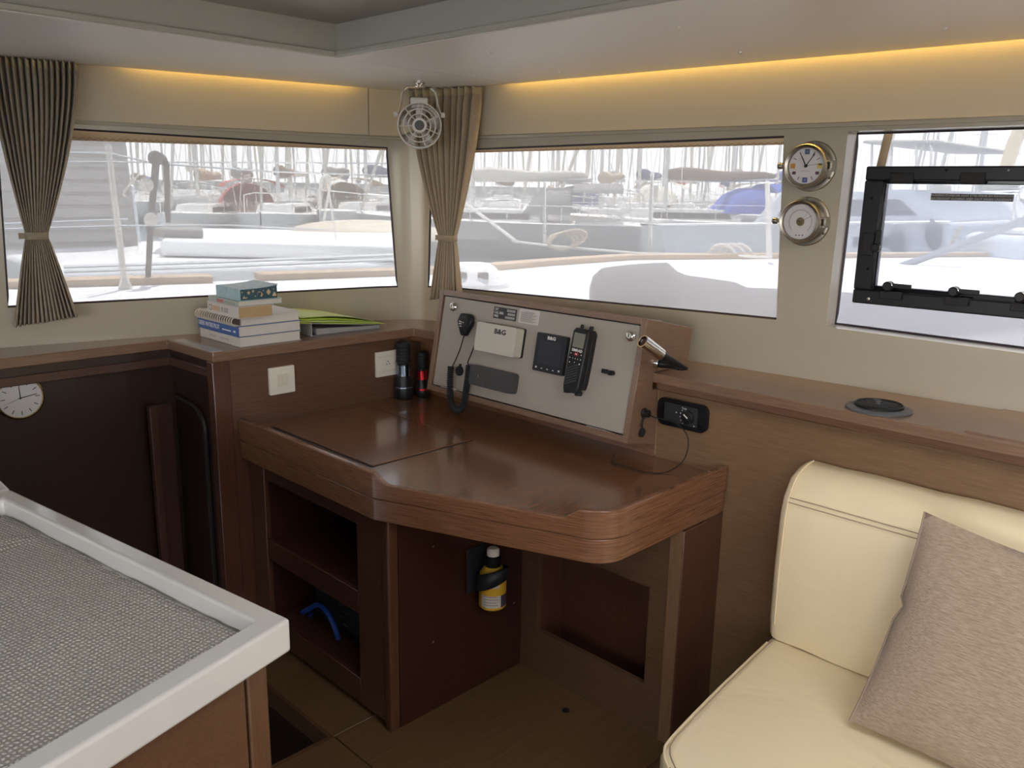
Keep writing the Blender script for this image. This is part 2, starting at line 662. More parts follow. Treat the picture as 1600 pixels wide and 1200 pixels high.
def window(idx, w, label, screen, hem=(0.034, 0.034), rolled=False):
    d = DEPTH[id(w)]
    root = sroot('window_%d' % idx, W3(*w[3]), label, 'window')
    per = []
    n = 16
    for (a, b) in ((w[3], w[2]), (w[2], w[1]), (w[1], w[0]), (w[0], w[3])):
        for k in range(n):
            per.append(W3(a[0] + (b[0] - a[0]) * k / n, a[1] + (b[1] - a[1]) * k / n, d - 0.002))
    MB().tube(per, 0.0058, 6, closed=True).build('gasket', GASKET, root)
    sheet(w, d).build('pane', PANE, root)
    if not rolled:
        sheet(w, d + 0.016, -0.03, zext=0.012).build('sun_screen', screen, root)
    if hem:
        h = sheet(w, d + 0.012, -0.005, 14, 0.0, hem[0], hem[1]).build('screen_hem', HEM, root)
        zz = []
        m = int(abs(w[1][0] - w[0][0]) / 0.011)
        for k in range(m + 1):
            t = k / m
            s = w[0][0] + (w[1][0] - w[0][0]) * t
            zz.append(W3(s, w[0][1] + (w[1][1] - w[0][1]) * t - (hem[0] + (hem[1] - hem[0]) * t) * (0.70 if k % 2 else 0.92), d + 0.0105))
        MB().tube(zz, 0.0009, 4).build('zigzag_stitch', STITCH, h)
    return root
window(1, w1, 'long front window with pale mesh sun screen, behind the book stack', SCREEN, (0.040, 0.010))
window(2, w2, 'right window with pale mesh sun screen, above the instrument panel', SCREEN, (0.012, 0.022))
win3 = window(3, w3, 'right-hand window that holds the black opening hatch', SCREEN_B, False)
window(4, w4, 'next front window beyond the left curtain', SCREEN, False)
window(5, w5, 'aft side window beyond the hatch window', SCREEN_B, False)

# upper panels between the windows and the ceiling
def valance(name, s0, s1, label):
    mb = MB()
    n = max(4, int((s1 - s0) / 0.06))
    prof = [(1.684, 0.0), (1.684, -0.010), (1.90, -0.016), (1.90, 0.0)]
    rows = [[W3(s0 + (s1 - s0) * k / n, z, o) for z, o in prof] for k in range(n + 1)]
    mb.grid(rows)
    mb.add(rows[0], [(0, 1, 2, 3)])
    mb.add(rows[-1], [(3, 2, 1, 0)])
    o = struct(mb.build(name, CREAM_P, None, ang=50), label, 'trim')
    lip = MB()
    prof = [(1.672, 0.0), (1.672, -0.013), (1.6795, -0.015), (1.6795, 0.0)]
    rows = [[W3(s0 + (s1 - s0) * k / n, z, q) for z, q in prof] for k in range(n + 1)]
    lip.grid(rows)
    lip.build('edge_trim', CREAM, o)
    return o
s_seam = wall_hit(574, 180)[0]
valance('trim_1', s_of_x(-1.9), s_seam - 0.0015, 'cream upper panel above the front window')
valance('trim_2', s_seam + 0.0015, _S[-1] - 0.1, 'cream upper panel above the right windows')

HX0, HX1, HY0, HY1 = 0.20, 1.32, -1.30, 0.40      # overhead deck hatch behind the view
# ceiling: two flat panels round a raised centre field
RX, RY = 1.411, 2.089
ceil = sroot('ceiling', (0, 0, Z_CEIL), 'white ceiling with a raised rectangular centre field', 'ceiling')
edge_f = [plan_pt(s, -0.034) for s in [0.02 + k * (s_seam + 0.28 - 0.02) / 30 for k in range(31)]]
edge_f = [p for p in edge_f if p.y > RY + 0.02]
sF = [k * _S[-1] / 160 for k in range(161)]
curve = [plan_pt(s, -0.034) for s in sF]
cf = [p for p in curve if p.y >= RY + 0.002]
cr = [p for p in curve if p.y <= RY - 0.002 and p.x > 1.5]
pF = [(-2.3, RY + 0.0012)] + [(p.x, p.y) for p in cf] + [(cf[-1].x, RY + 0.0012)]
pF[1:1] = []
MB().prism(pF[::-1], Z_CEIL, Z_CEIL + 0.012).build('ceiling_panel', CEIL, ceil, smooth=False)
pR = [(RX, RY - 0.0012), (cr[0].x, RY - 0.0012)] + [(p.x, p.y) for p in cr] + [(RX, cr[-1].y)]
MB().prism(pR[::-1], Z_CEIL, Z_CEIL + 0.012).build('ceiling_panel', CEIL, ceil, smooth=False)
MB().prism([(-2.3, -2.4), (-1.5, -2.4), (-1.5, RY), (-2.3, RY)], Z_CEIL, Z_CEIL + 0.012).build('ceiling_panel', CEIL, ceil, smooth=False)
mb = MB()
zt = Z_CEIL + 0.088
mb.box(RX, RX + 0.02, -2.4, RY + 0.02, Z_CEIL + 0.0125, zt)
mb.box(-1.5, RX, RY, RY + 0.02, Z_CEIL + 0.0125, zt)
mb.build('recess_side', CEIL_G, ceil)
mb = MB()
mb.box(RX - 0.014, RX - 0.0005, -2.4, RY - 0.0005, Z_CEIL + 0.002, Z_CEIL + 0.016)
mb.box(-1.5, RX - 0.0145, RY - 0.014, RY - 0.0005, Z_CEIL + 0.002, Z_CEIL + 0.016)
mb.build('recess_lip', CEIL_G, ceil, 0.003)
poly_holes([(-2.3, -2.4), (2.6, -2.4), (2.6, 3.7), (-2.3, 3.7)], [[(HX0, HY0), (HX0, HY1), (HX1, HY1), (HX1, HY0)]], zt, zt + 0.02).build('headliner', plain('headliner_vinyl', (0.46, 0.44, 0.40), 0.6), ceil)
for (px, py) in ((769, 81), (1062, 41), (875, 111), (1157, 80), (1477, 43)):
    p = PX(px, py, 'z', Z_CEIL)
    MB().lathe([(0.0048, 0.0), (0.0042, -0.004), (0.002, -0.0055)], p, seg=12).build('screw_cap', WHITEP, ceil)
hw6 = sroot('window_6', (HX0, HY0, zt), 'overhead deck hatch in the raised ceiling field', 'window')
for (a_, b_, c_, d_) in ((HX0, HX1, HY0, HY0 + 0.03), (HX0, HX1, HY1 - 0.03, HY1), (HX0, HX0 + 0.03, HY0 + 0.03, HY1 - 0.03), (HX1 - 0.03, HX1, HY0 + 0.03, HY1 - 0.03)):
    MB().box(a_, b_, c_, d_, zt - 0.004, 2.03).build('frame_bar', CREAM, hw6, 0.003)
MB().box(HX0 + 0.03, HX1 - 0.03, HY0 + 0.03, HY1 - 0.03, 2.02, 2.028).build('pane', glassy('hatch_acrylic', (0.96, 0.935, 0.88), 0.03), hw6)
# small strip of the recess lamp rail seen at the top
a, b = PX(514, 37, 'z', zt), PX(545, 42, 'z', zt)
MB().tube([(a.x, a.y, zt - 0.004), (b.x, b.y, zt - 0.004)], 0.003, 6).build('recess_clip', WHITEP, ceil)

# the warm strip lamps tucked between ceiling panel and upper panel
def cove(s0, s1, power):
    n = max(1, round((s1 - s0) / 0.45))
    for k in range(n):
        a, b = s0 + (s1 - s0) * k / n, s0 + (s1 - s0) * (k + 1) / n
        p, q = plan_pt(a, -0.028), plan_pt(b, -0.028)
        ld = bpy.data.lights.new('cove_lamp', 'AREA')
        ld.shape = 'RECTANGLE'
        ld.size = (q - p).length
        ld.size_y = 0.008
        ld.energy = power * (q - p).length
        ld.color = (1.0, 0.66, 0.16)
        lo = bpy.data.objects.new('cove_lamp', ld)
        COL.objects.link(lo)
        d = (q - p).normalized()
        nrm = Vector((-d.y, d.x))
        down = Vector((nrm.x * 0.25, nrm.y * 0.25, -1)).normalized()
        x = Vector((d.x, d.y, 0))
        z = -down
        y = z.cross(x).normalized()
        m = Matrix((x, y, z)).transposed().to_4x4()
        m.translation = Vector(((p.x + q.x) / 2, (p.y + q.y) / 2, Z_CEIL + 0.060))
        lo.matrix_world = m
cove(s_of_x(1.12), s_of_x(1.85), 0.8)
cove(s_of_y(2.12), s_of_y(-0.9), 0.95)

# floor of light oak boards round the stair opening
floor = sroot('floor', (1.2, 1.0, 0), 'light oak laminate floor with a stair opening', 'floor')
HX, HY = 1.134, 1.79
def fpanel(x0, x1, y0, y1):
    MB().box(x0, x1, y0, y1, -0.03, 0.0).build('floor_panel', W_FLOOR, floor, 0.0012, segs=1)
g = 0.0012
fpanel(HX + g, 1.80, HY + g, 2.40)
fpanel(HX + g, 2.0, 1.10 + g, HY - g)
fpanel(0.20 + g, HX - g, 1.10 + g, HY - g)
fpanel(-2.2, 0.20 - g, 1.10 + g, HY - g)
fpanel(-2.2, 0.20 - g, -2.4, 1.10 - g)
fpanel(0.20 + g, HX - g, -2.4, 1.10 - g)
fpanel(HX + g, 2.5, -2.4, 1.10 - g)
MB().box(-2.2, 2.5, -2.4, HY - 0.01, -0.06, -0.031).build('subfloor', W_DARK, floor)
MB().box(HX - 0.012, HX, HY, 2.74, -0.06, -0.0005).build('opening_edge', W_OAK_X, floor)
MB().box(0.1, HX - 0.012, HY - 0.0005, HY + 0.012, -0.06, -0.0005).build('opening_edge', W_OAK_X, floor)
p = PX(884, 1110, 'z', 0.0)
MB().lathe([(0.0115, 0.0), (0.0115, 0.0012), (0.006, 0.0016)], p, seg=20).build('floor_plug', BLACK, floor)

# the stairwell down into the hull
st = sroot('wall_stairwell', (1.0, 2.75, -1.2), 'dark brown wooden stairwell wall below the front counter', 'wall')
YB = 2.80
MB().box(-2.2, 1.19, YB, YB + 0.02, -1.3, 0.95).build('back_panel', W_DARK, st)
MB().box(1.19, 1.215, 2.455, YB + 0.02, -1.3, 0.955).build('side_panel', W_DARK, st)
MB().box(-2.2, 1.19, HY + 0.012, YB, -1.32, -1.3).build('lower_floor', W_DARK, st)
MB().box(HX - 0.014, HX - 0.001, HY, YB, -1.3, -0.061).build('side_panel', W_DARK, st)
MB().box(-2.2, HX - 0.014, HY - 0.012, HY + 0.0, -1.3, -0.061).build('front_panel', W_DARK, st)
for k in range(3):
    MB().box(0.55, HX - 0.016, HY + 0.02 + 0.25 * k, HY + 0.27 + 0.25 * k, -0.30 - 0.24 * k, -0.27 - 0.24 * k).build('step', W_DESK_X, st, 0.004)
struct(MB().box(0.44, 0.50, 2.60, 2.79, -1.3, 0.90).build('wall_light_block', W_DARK), 'unseen dark panel added to keep light out of the stairwell', 'wall')  # unseen panel added to block side light from the stairwell
# open doorway trim with a rounded head, and the door leaf beside it
pth = [(1.186, 2.575, -1.2), (1.186, 2.575, 0.70)] + [(1.186, y, z) for y, z in arc((2.655, 0.70), 0.08, 180, 90, 8)] + [(1.186, 2.78, 0.79)]
MB().tube(pth, 0.010, 8).build('doorway_trim', plain('doorway_trim_wood', (0.018, 0.010, 0.010), 0.45), st)

# rest of the cabin, behind and beside the camera
def holed(name, plane, h, x0, x1, z0, z1, hx0, hx1, hz0, hz1, label):
    mb = MB()
    for (a, b, c, d) in ((x0, hx0, z0, z1), (hx1, x1, z0, z1), (hx0, hx1, z0, hz0), (hx0, hx1, hz1, z1)):
        if b - a > 1e-4 and d - c > 1e-4:
            if plane == 'x':
                mb.box(h, h + 0.04, a, b, c, d)
            else:
                mb.box(a, b, h, h + 0.04, c, d)
    return struct(mb.build(name, CREAM, smooth=False), label, 'wall')
holed('wall_left', 'x', -2.24, -2.4, 3.5, -0.06, 1.93, -2.1, 1.3, 0.92, 1.76, 'cream side wall behind the galley')
holed('wall_back', 'y', -2.44, -2.24, 2.5, -0.06, 1.93, -1.2, 0.6, 1.20, 1.76, 'cream aft wall with the wide cockpit window')
MB().box(1.985, 2.6, -2.4, 1.0, -0.06, 0.95)

# ================================================================ built-in counters and wall panels
def wall_run(s0, s1, n, off=-0.002):
    return [tuple(plan_pt(s0 + (s1 - s0) * k / n, off)) for k in range(n + 1)]

S_MID = s_of_y(1.80)
cnt = thing('front_counter', (0.6, 2.75, 0.9), 'brown wooden counter ledge below the front window carrying the book stack', 'counter')
edge = [(-2.1, 2.73), (1.148, 2.73), (1.158, 2.43), (1.925, 2.405), (1.945, 1.80)]
outer = edge + wall_run(S_MID, s_of_x(-2.1), 60)
poly_holes(outer, [], 0.963, Z_CNT).build('worktop', W_TOP_X, cnt, 0.003)
def offs(path, d):
    """shift an open 2-D polyline to its left by d with mitred corners"""
    out = []
    for i, p in enumerate(path):
        p = Vector(p)
        a = (p - Vector(path[i - 1])).normalized() if i > 0 else None
        b = (Vector(path[i + 1]) - p).normalized() if i < len(path) - 1 else None
        if a is None: a = b
        if b is None: b = a
        na, nb = Vector((-a.y, a.x)), Vector((-b.y, b.x))
        m = (na + nb)
        m = m / max(m.dot(na), 1e-6) if m.length > 1e-6 else na
        out.append(tuple(p + m * d))
    return out
def strip(path, d0, d1, z0, z1):
    A, B = offs(path, d0), offs(path, d1)
    mb = MB()
    for i in range(len(path) - 1):
        mb.hexa([(*A[i], z0), (*A[i + 1], z0), (*B[i + 1], z0), (*B[i], z0)], [(*A[i], z1), (*A[i + 1], z1), (*B[i + 1], z1), (*B[i], z1)])
    return mb
strip(edge[:3], 0.0005, 0.016, 0.9625, 0.994).build('edge_band', W_BAND, cnt, 0.003)
strip(edge[2:], 0.0005, 0.016, 0.9625, 0.994).build('edge_band', W_BAND, cnt, 0.003)
edge3 = edge[:2] + [(1.1576, 2.4755)]
strip(edge3, 0.012, 0.03, 0.936, 0.9625).build('upper_rail', W_DARK, cnt)
strip(edge3, 0.004, 0.03, 0.908, 0.936).build('lower_rail', wood('rail_wood', (0.045, 0.02, 0.014), (0.11, 0.05, 0.033), 'x', 0.35), cnt, 0.002)
MB().box(1.19, 2.02, 2.44, 2.458, Z_DESK - 0.04, 0.9625).build('switch_panel', W_WALL_X, cnt)
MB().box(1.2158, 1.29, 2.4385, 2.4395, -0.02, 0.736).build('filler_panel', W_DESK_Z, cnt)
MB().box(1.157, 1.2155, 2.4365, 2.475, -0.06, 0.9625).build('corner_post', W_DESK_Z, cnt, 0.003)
MB().box(1.936, 1.984, 1.80, 2.44, 0.945, 0.9625).build('corner_rail', W_DESK_Y, cnt)
a, b = PX(268, 532, 'z', Z_CNT), PX(325, 548, 'z', Z_CNT)
MB().box(1.160, 1.196, 2.437, 2.71, Z_CNT - 0.0005, Z_CNT + 0.0012).build('edge_sheen', plain('painted_edge_sheen', (0.50, 0.45, 0.43), 0.10), cnt)  # pale glossy strip stands in for the reflection on the bevelled edge

rc = thing('side_counter', (2.1, 0.5, 0.9), 'brown wooden counter ledge below the right windows, holding the round air vent', 'counter')
redge = [(1.945, 1.798), (1.955, 1.345), (1.955, -2.3)]
poly_holes(redge + wall_run(s_of_y(-2.3), S_MID + 0.002, 50), [], 0.967, Z_CNT).build('worktop', W_TOP_Y, rc, 0.003)
strip(redge[1:], 0.0005, 0.02, 0.948, 0.9945).build('edge_band', wood('counter_edge_wood', (0.10, 0.048, 0.028), (0.22, 0.12, 0.075), 'y', 0.25), rc, 0.004)
ly = PX(1508, 674, 'z', Z_CNT).y
MB().box(1.974, 2.255, -0.30, ly, Z_CNT - 0.003, Z_CNT + 0.0035).build('locker_lid', W_TOP_Y, rc, 0.002)
for (px, py) in ((1567, 641),):
    p = PX(px, py, 'z', Z_CNT + 0.003)
    MB().lathe([(0.004, 0), (0.003, 0.0015)], p, seg=10).build('lid_screw', NICKEL, rc)

wp = sroot('wall_sofa', (1.99, 0.0, 0.0), 'brown wooden wall panel behind the cream sofa', 'wall')
MB().box(1.985, 2.005, -2.38, 1.3545, -0.03, 0.967).build('veneer_panel', W_WALL_Y, wp)
MB().box(1.985, 2.005, 1.3565, 2.4395, 0.60, 0.9625).build('veneer_panel', W_DESK_Y, wp)
p0 = PX(1023.5, 655, 'x', 1.985)
MB().box(1.9838, 1.9852, 1.3545, 1.3565, 0.745, 0.948).build('joint_strip', plain('joint_light', (0.36, 0.27, 0.17), 0.4), wp)

# ================================================================ chart table
tb = thing('chart_table', (1.6, 1.75, 0.64), 'reddish brown chart table with inlaid lid, raised edge rail and rounded corner', 'table')
fd = Vector((0.352, -0.936)).normalized()
fil = []
c0, c1 = Vector((1.462, 1.11)) - fd * 0.069, Vector((1.462 + 0.069, 1.11))
cc = c1 + Vector((0, 0.1))
a0 = math.degrees(math.atan2(c0.y - cc.y, c0.x - cc.x))
a0 = a0 if a0 < 0 else a0 - 360
fil = arc(cc, 0.1, a0, -90, 10)
LEFT = [(1.231, 2.438), (1.231, 1.724)]
OBL = [tuple(Vector((1.231, 1.724)) + fd * t) for t in (0.012, 0.026, 0.045, 0.06)]
E0 = Vector(fil[0])
OB2 = [tuple(E0 - fd * t) for t in (0.06, 0.045, 0.022, 0.008)]
OUT = LEFT + OBL + OB2 + [tuple(q) for q in fil] + [(1.75, 1.11), (1.978, 1.11)]
HI, LO = 0.772, 0.7425
HTS = [HI, HI, HI - 0.004, HI - 0.016, LO + 0.001, LO] + [LO, LO + 0.002, HI - 0.012, HI - 0.002] + [HI] * len(fil) + [HI, HI]
def sweep(path, hts, d0, d1, z0):
    A, B = offs(path, d0), offs(path, d1)
    rows = [[(*A[i], z0), (*A[i], hts[i]), (*B[i], hts[i]), (*B[i], z0), (*A[i], z0)] for i in range(len(path))]
    mb = MB().grid(rows)
    for k in (0, -1):
        mb.add(rows[k][:4], [(0, 1, 2, 3)])
    return mb
sweep(OUT, HTS, 0.0, 0.018, 0.700).build('edge_rail', W_BAND, tb, 0.003, segs=3)
sweep(OUT, [0.6985] * len(OUT), 0.004, 0.03, 0.637).build('apron', W_BAND, tb, 0.003)
inner = offs(OUT, 0.0165)
top_poly = list(inner) + [(1.984, 1.125), (1.984, 2.4385), (1.2475, 2.4385)]
top_poly = [p for i, p in enumerate(top_poly) if i == 0 or (Vector(p) - Vector(top_poly[i - 1])).length > 1e-4]
LX0, LX1, LY0, LY1 = 1.322, 1.695, 1.841, 2.373
gq = 0.0045
poly_holes(top_poly, [[(LX0 - 0.013, LY0 - 0.013), (LX0 - 0.013, LY1 + gq), (LX1 + gq, LY1 + gq), (LX1 + gq, LY0 - 0.013)]], 0.712, Z_DESK).build('table_top', W_DESK_X, tb, smooth=False)
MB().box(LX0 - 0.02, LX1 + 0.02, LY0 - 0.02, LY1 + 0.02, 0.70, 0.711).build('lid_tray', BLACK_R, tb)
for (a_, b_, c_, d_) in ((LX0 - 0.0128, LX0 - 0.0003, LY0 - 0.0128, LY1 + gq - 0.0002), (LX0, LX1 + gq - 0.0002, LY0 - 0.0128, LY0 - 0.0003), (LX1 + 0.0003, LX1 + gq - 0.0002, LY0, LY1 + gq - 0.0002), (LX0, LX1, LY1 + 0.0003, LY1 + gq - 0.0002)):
    MB().box(a_, b_, c_, d_, 0.7125, Z_DESK - 0.0015).build('lid_groove_shade', BLACK_R, tb)  # black filler strips stand in for the shade inside the lid groove
MB().box(LX0, LX1, LY0, LY1, 0.7125, Z_DESK + 0.001).build('lid', W_DESK_X, tb, 0.0015)
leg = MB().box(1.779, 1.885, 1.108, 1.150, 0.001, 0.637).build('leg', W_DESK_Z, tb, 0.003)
MB().box(1.777, 1.7789, 1.112, 1.149, 0.001, 0.637).build('leg_lit_side', W_WALL_Z, leg)  # paler wood stands in for the light falling on this side

# knee-space panel with its open niche
kp = sroot('wall_knee', (1.8, 1.4, 0), 'wooden panel with a dark open niche under the chart table', 'wall')
ny0, ny1, nz0, nz1 = 1.208, 1.622, 0.145, 0.443
mb = MB()
mb.box(1.78, 1.80, 1.1505, ny0, 0.0005, 0.636)
mb.box(1.78, 1.80, ny1, 1.715, 0.0005, 0.636)
mb.box(1.78, 1.80, ny0, ny1, 0.0005, nz0)
mb.box(1.78, 1.80, ny0, ny1, nz1, 0.636)
mb.build('face_panel', wood('knee_wood', (0.085, 0.042, 0.023), (0.19, 0.105, 0.060), 'y', 0.4), kp, smooth=False)
mb = MB()
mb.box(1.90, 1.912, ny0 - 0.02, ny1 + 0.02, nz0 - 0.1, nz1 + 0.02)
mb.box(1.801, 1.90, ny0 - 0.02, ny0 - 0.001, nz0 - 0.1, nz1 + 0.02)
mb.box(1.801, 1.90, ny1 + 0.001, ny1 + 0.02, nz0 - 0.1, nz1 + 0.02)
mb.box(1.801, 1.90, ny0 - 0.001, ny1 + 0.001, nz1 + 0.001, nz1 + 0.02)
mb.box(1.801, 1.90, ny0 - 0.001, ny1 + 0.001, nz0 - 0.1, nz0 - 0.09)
mb.build('niche_lining', W_DESK_Z, kp, smooth=False)  # darker wood carries the shade inside the niche
MB().box(1.886, 1.984, 1.118, 1.135, 0.0005, 0.636).build('end_panel', W_DESK_Z, kp)

# ================================================================ open-shelf cabinet under the table
cb = thing('shelf_cabinet', (1.5, 2.05, 0.0), 'dark reddish cabinet with two open shelves under the left of the chart table', 'cabinet')
FX = 1.262
W_CAB_SHADE_X = wood('cabinet_shade_wood_x', (0.028, 0.008, 0.005), (0.066, 0.021, 0.012), 'x', 0.36)  # cabinet woods: desk wood darkened to carry the shade under the table
W_CAB_SHADE_Y = wood('cabinet_shade_wood_y', (0.050, 0.017, 0.010), (0.120, 0.045, 0.026), 'y', 0.33)
mb = MB()
mb.box(FX, FX + 0.018, 1.716, 1.840, 0.02, 0.636)
stile = mb.build('stile', W_DESK_Z, cb, 0.002)
MB().box(FX, FX + 0.018, 2.347, 2.436, 0.02, 0.636).build('stile', W_DESK_Z, cb, 0.002)
for z0, z1 in ((0.583, 0.636), (0.308, 0.378), (0.02, 0.101)):
    MB().box(FX + 0.0015, FX + 0.018, 1.8405, 2.3465, z0, z1).build('rail', W_CAB_SHADE_Y, cb, 0.002)
MB().box(FX - 0.004, FX + 0.03, 1.6895, 1.7155, 0.001, 0.636).build('corner_post', W_DESK_Z, cb, 0.005, segs=3)
MB().box(FX + 0.0305, 1.779, 1.691, 1.706, 0.001, 0.636).build('side_panel', W_CAB_SHADE_X, cb)
MB().box(FX + 0.0185, 1.75, 1.8425, 1.855, 0.02, 0.636)
MB().box(FX + 0.0185, 1.70, 1.828, 1.8395, 0.05, 0.63).build('inner_side', W_CAB_SHADE_X, cb)
MB().box(FX + 0.0185, 1.70, 2.3475, 2.359, 0.05, 0.63).build('inner_side', W_CAB_SHADE_X, cb)
MB().box(1.70, 1.712, 1.828, 2.359, 0.05, 0.63).build('back', W_CAB_SHADE_Y, cb)
MB().box(FX + 0.0185, 1.6995, 1.84, 2.347, 0.360, 0.374).build('shelf', W_CAB_SHADE_Y, cb)
MB().box(FX + 0.0185, 1.6995, 1.84, 2.347, 0.083, 0.097).build('shelf', W_CAB_SHADE_Y, cb)
MB().box(FX + 0.02, 1.70, 1.72, 2.43, 0.001, 0.019).build('plinth', W_DARK, cb)
for (px, py) in ((677, 854), (677, 1003), (803, 942)):
    p = PX(px, py, 'y', 1.691)
    MB().lathe([(0.0035, 0.0), (0.0028, 0.0012)], p, (0, -1, 0), 10).build('screw', NICKEL, cb)

# ================================================================ galley counter in the foreground
gl = thing('galley_counter', (0.3, 1.2, 0.0), 'galley counter with grey solid-surface rim and oak sides, in the foreground', 'counter')
RIMG = plain('grey_solid_surface', (0.56, 0.54, 0.515), 0.12, var=0.03, vscale=30)
ZG = 0.90
GA = PX(454, 966, 'z', ZG)
GB = PX(17, 764, 'z', ZG)
GD = (PX(70, 1200, 'z', ZG) - GA).normalized()
GC = GA + GD * 1.3
GE = PX(-40, 708, 'z', ZG)
GF = GE + (GC - GA) * 0.8
gi = PX(399, 969, 'z', ZG)
outer = [(GA.x, GA.y), (GB.x, GB.y), (GB.x - 1.2, GB.y + (GC.y - GA.y) * 0.9), (GC.x, GC.y)]
ab = (GB - GA).normalized()
na = Vector((-ab.y, ab.x, 0))
wl_ = (gi - GA).dot(na)
ac = GD
wr_ = (gi - GA).dot(Vector((ac.y, -ac.x, 0)))
I0 = gi
I1 = gi + ab * ((GB - GA).length - 0.075)
I2 = gi + ac * 1.1
I3 = I2 + ab * ((GB - GA).length - 0.075)
hole = [(I0.x, I0.y), (I1.x, I1.y), (I3.x, I3.y), (I2.x, I2.y)]
poly_holes(outer, [hole], ZG - 0.052, ZG).build('counter_rim', RIMG, gl, 0.006, segs=3)
# the adjoining rim piece beyond the mitre joint
d2 = (GE - GB).normalized()
q0 = GB + d2 * 0.003 + ab * 0.002
MB().hexa([(q0.x, q0.y, ZG - 0.05), (q0.x + d2.x * 0.4, q0.y + d2.y * 0.4, ZG - 0.05), (q0.x + d2.x * 0.4 - 0.3, q0.y + d2.y * 0.4, ZG - 0.05), (q0.x - 0.55, q0.y - 0.145, ZG - 0.05)],
          [(q0.x, q0.y, ZG), (q0.x + d2.x * 0.4, q0.y + d2.y * 0.4, ZG), (q0.x + d2.x * 0.4 - 0.3, q0.y + d2.y * 0.4, ZG), (q0.x - 0.55, q0.y - 0.145, ZG)]).build('rim_extension', RIMG, gl, 0.006, segs=3)
MB().prism([(I0.x + 0.01, I0.y - 0.02), (I1.x + 0.01, I1.y + 0.02), (I3.x, I3.y + 0.02), (I2.x, I2.y - 0.02)], ZG - 0.051, ZG - 0.034).build('worktop', RIMG, gl)
def along(p, d, t):
    return (p.x + d.x * t, p.y + d.y * t)
nin = (-ab * 0.0 + na)
base = GA + na * 0.028 + ab * 0.022
bb = [along(base, ab, 0.028), along(base, ab, 0.95), (base.x - 0.9, base.y + 0.7), (base.x + ac.x * 1.1, base.y + ac.y * 1.1)]
cp = [base, base + ab * 0.035, base + ab * 0.035 + ac * 0.037, base + ac * 0.037]
MB().prism([(q.x, q.y) for q in cp], 0.001, ZG - 0.053).build('corner_post', W_OAK_Z, gl, 0.003)
f0 = base + ac * 0.040 + ab * 0.004
f1 = base + ac * 1.1 + ab * 0.004
MB().hexa([(f0.x, f0.y, 0.001), (f1.x, f1.y, 0.001), (f1.x, f1.y + 0.02, 0.001), (f0.x, f0.y + 0.02, 0.001)],
          [(f0.x, f0.y, ZG - 0.053), (f1.x, f1.y, ZG - 0.053), (f1.x, f1.y + 0.02, ZG - 0.053), (f0.x, f0.y + 0.02, ZG - 0.053)]).build('front_panel', W_OAK_X, gl, 0.0015)
s0 = base + ab * 0.036 + na * 0.003
s1 = base + ab * 0.93 + na * 0.003
MB().hexa([(s0.x, s0.y, 0.001), (s1.x, s1.y, 0.001), (s1.x - 0.02, s1.y, 0.001), (s0.x - 0.02, s0.y, 0.001)],
          [(s0.x, s0.y, ZG - 0.053), (s1.x, s1.y, ZG - 0.053), (s1.x - 0.02, s1.y, ZG - 0.053), (s0.x - 0.02, s0.y, ZG - 0.053)]).build('side_panel', W_OAK_Z, gl)

# knitted non-slip mat lying inside the rim
def mat_knit():
    m, n, l, p = _mk('knit_mat')
    tc = n.new('ShaderNodeTexCoord')
    mp = n.new('ShaderNodeMapping')
    mp.inputs['Rotation'].default_value = (0, 0, math.radians(-14))
    l.new(tc.outputs['Object'], mp.inputs[0])
    ws = []
    for dirn, sc in (('X', 50.0), ('Y', 38.0)):
        w = n.new('ShaderNodeTexWave')
        w.bands_direction = dirn
        w.inputs['Scale'].default_value = sc
        w.inputs['Distortion'].default_value = 2.2
        w.inputs['Detail'].default_value = 1
        w.inputs['Detail Scale'].default_value = 2.5
        l.new(mp.outputs[0], w.inputs['Vector'])
        ws.append(w)
    mu = n.new('ShaderNodeMath')
    mu.operation = 'MULTIPLY'
    l.new(ws[0].outputs['Fac'], mu.inputs[0])
    l.new(ws[1].outputs['Fac'], mu.inputs[1])
    r = n.new('ShaderNodeValToRGB')
    r.color_ramp.elements[0].position = 0.05
    r.color_ramp.elements[0].color = (0.27, 0.25, 0.22, 1)
    r.color_ramp.elements[1].position = 0.55
    r.color_ramp.elements[1].color = (0.60, 0.57, 0.52, 1)
    l.new(mu.outputs[0], r.inputs[0])
    l.new(r.outputs[0], p.inputs['Base Color'])
    p.inputs['Roughness'].default_value = 0.8
    b = n.new('ShaderNodeBump')
    b.inputs['Strength'].default_value = 0.7
    b.inputs['Distance'].default_value = 0.003
    l.new(mu.outputs[0], b.inputs['Height'])
    l.new(b.outputs[0], p.inputs['Normal'])
    return m
rows = []
NU, NV = 70, 60
for i in range(NU + 1):
    row = []
    for j in range(NV + 1):
        u, v = i / NU, j / NV
        q = (I0 * (1 - u) + I1 * u) * (1 - v) + (I2 * (1 - u) + I3 * u) * v
        wv = 0.006 * (1 if j == 0 else 0) * (0.5 + 0.5 * math.sin(i * 1.3))
        h = 0.0012 * math.sin(u * 23 + v * 3) + 0.0008 * math.sin(v * 41 + u * 9)
        h += 0.010 * math.exp(-((u - 0.80 + 0.10 * v) / 0.012) ** 2) * min(1, v * 20)
        q = q + (-na * -1) * (0.004 + wv) * (1 - v)
        row.append((q.x, q.y, ZG - 0.031 + h))
    rows.append(row)
tag(MB().grid(rows).build('nonslip_mat', mat_knit(), None, solid=0.003), 'grey knitted non-slip mat lying inside the galley counter rim', 'mat')

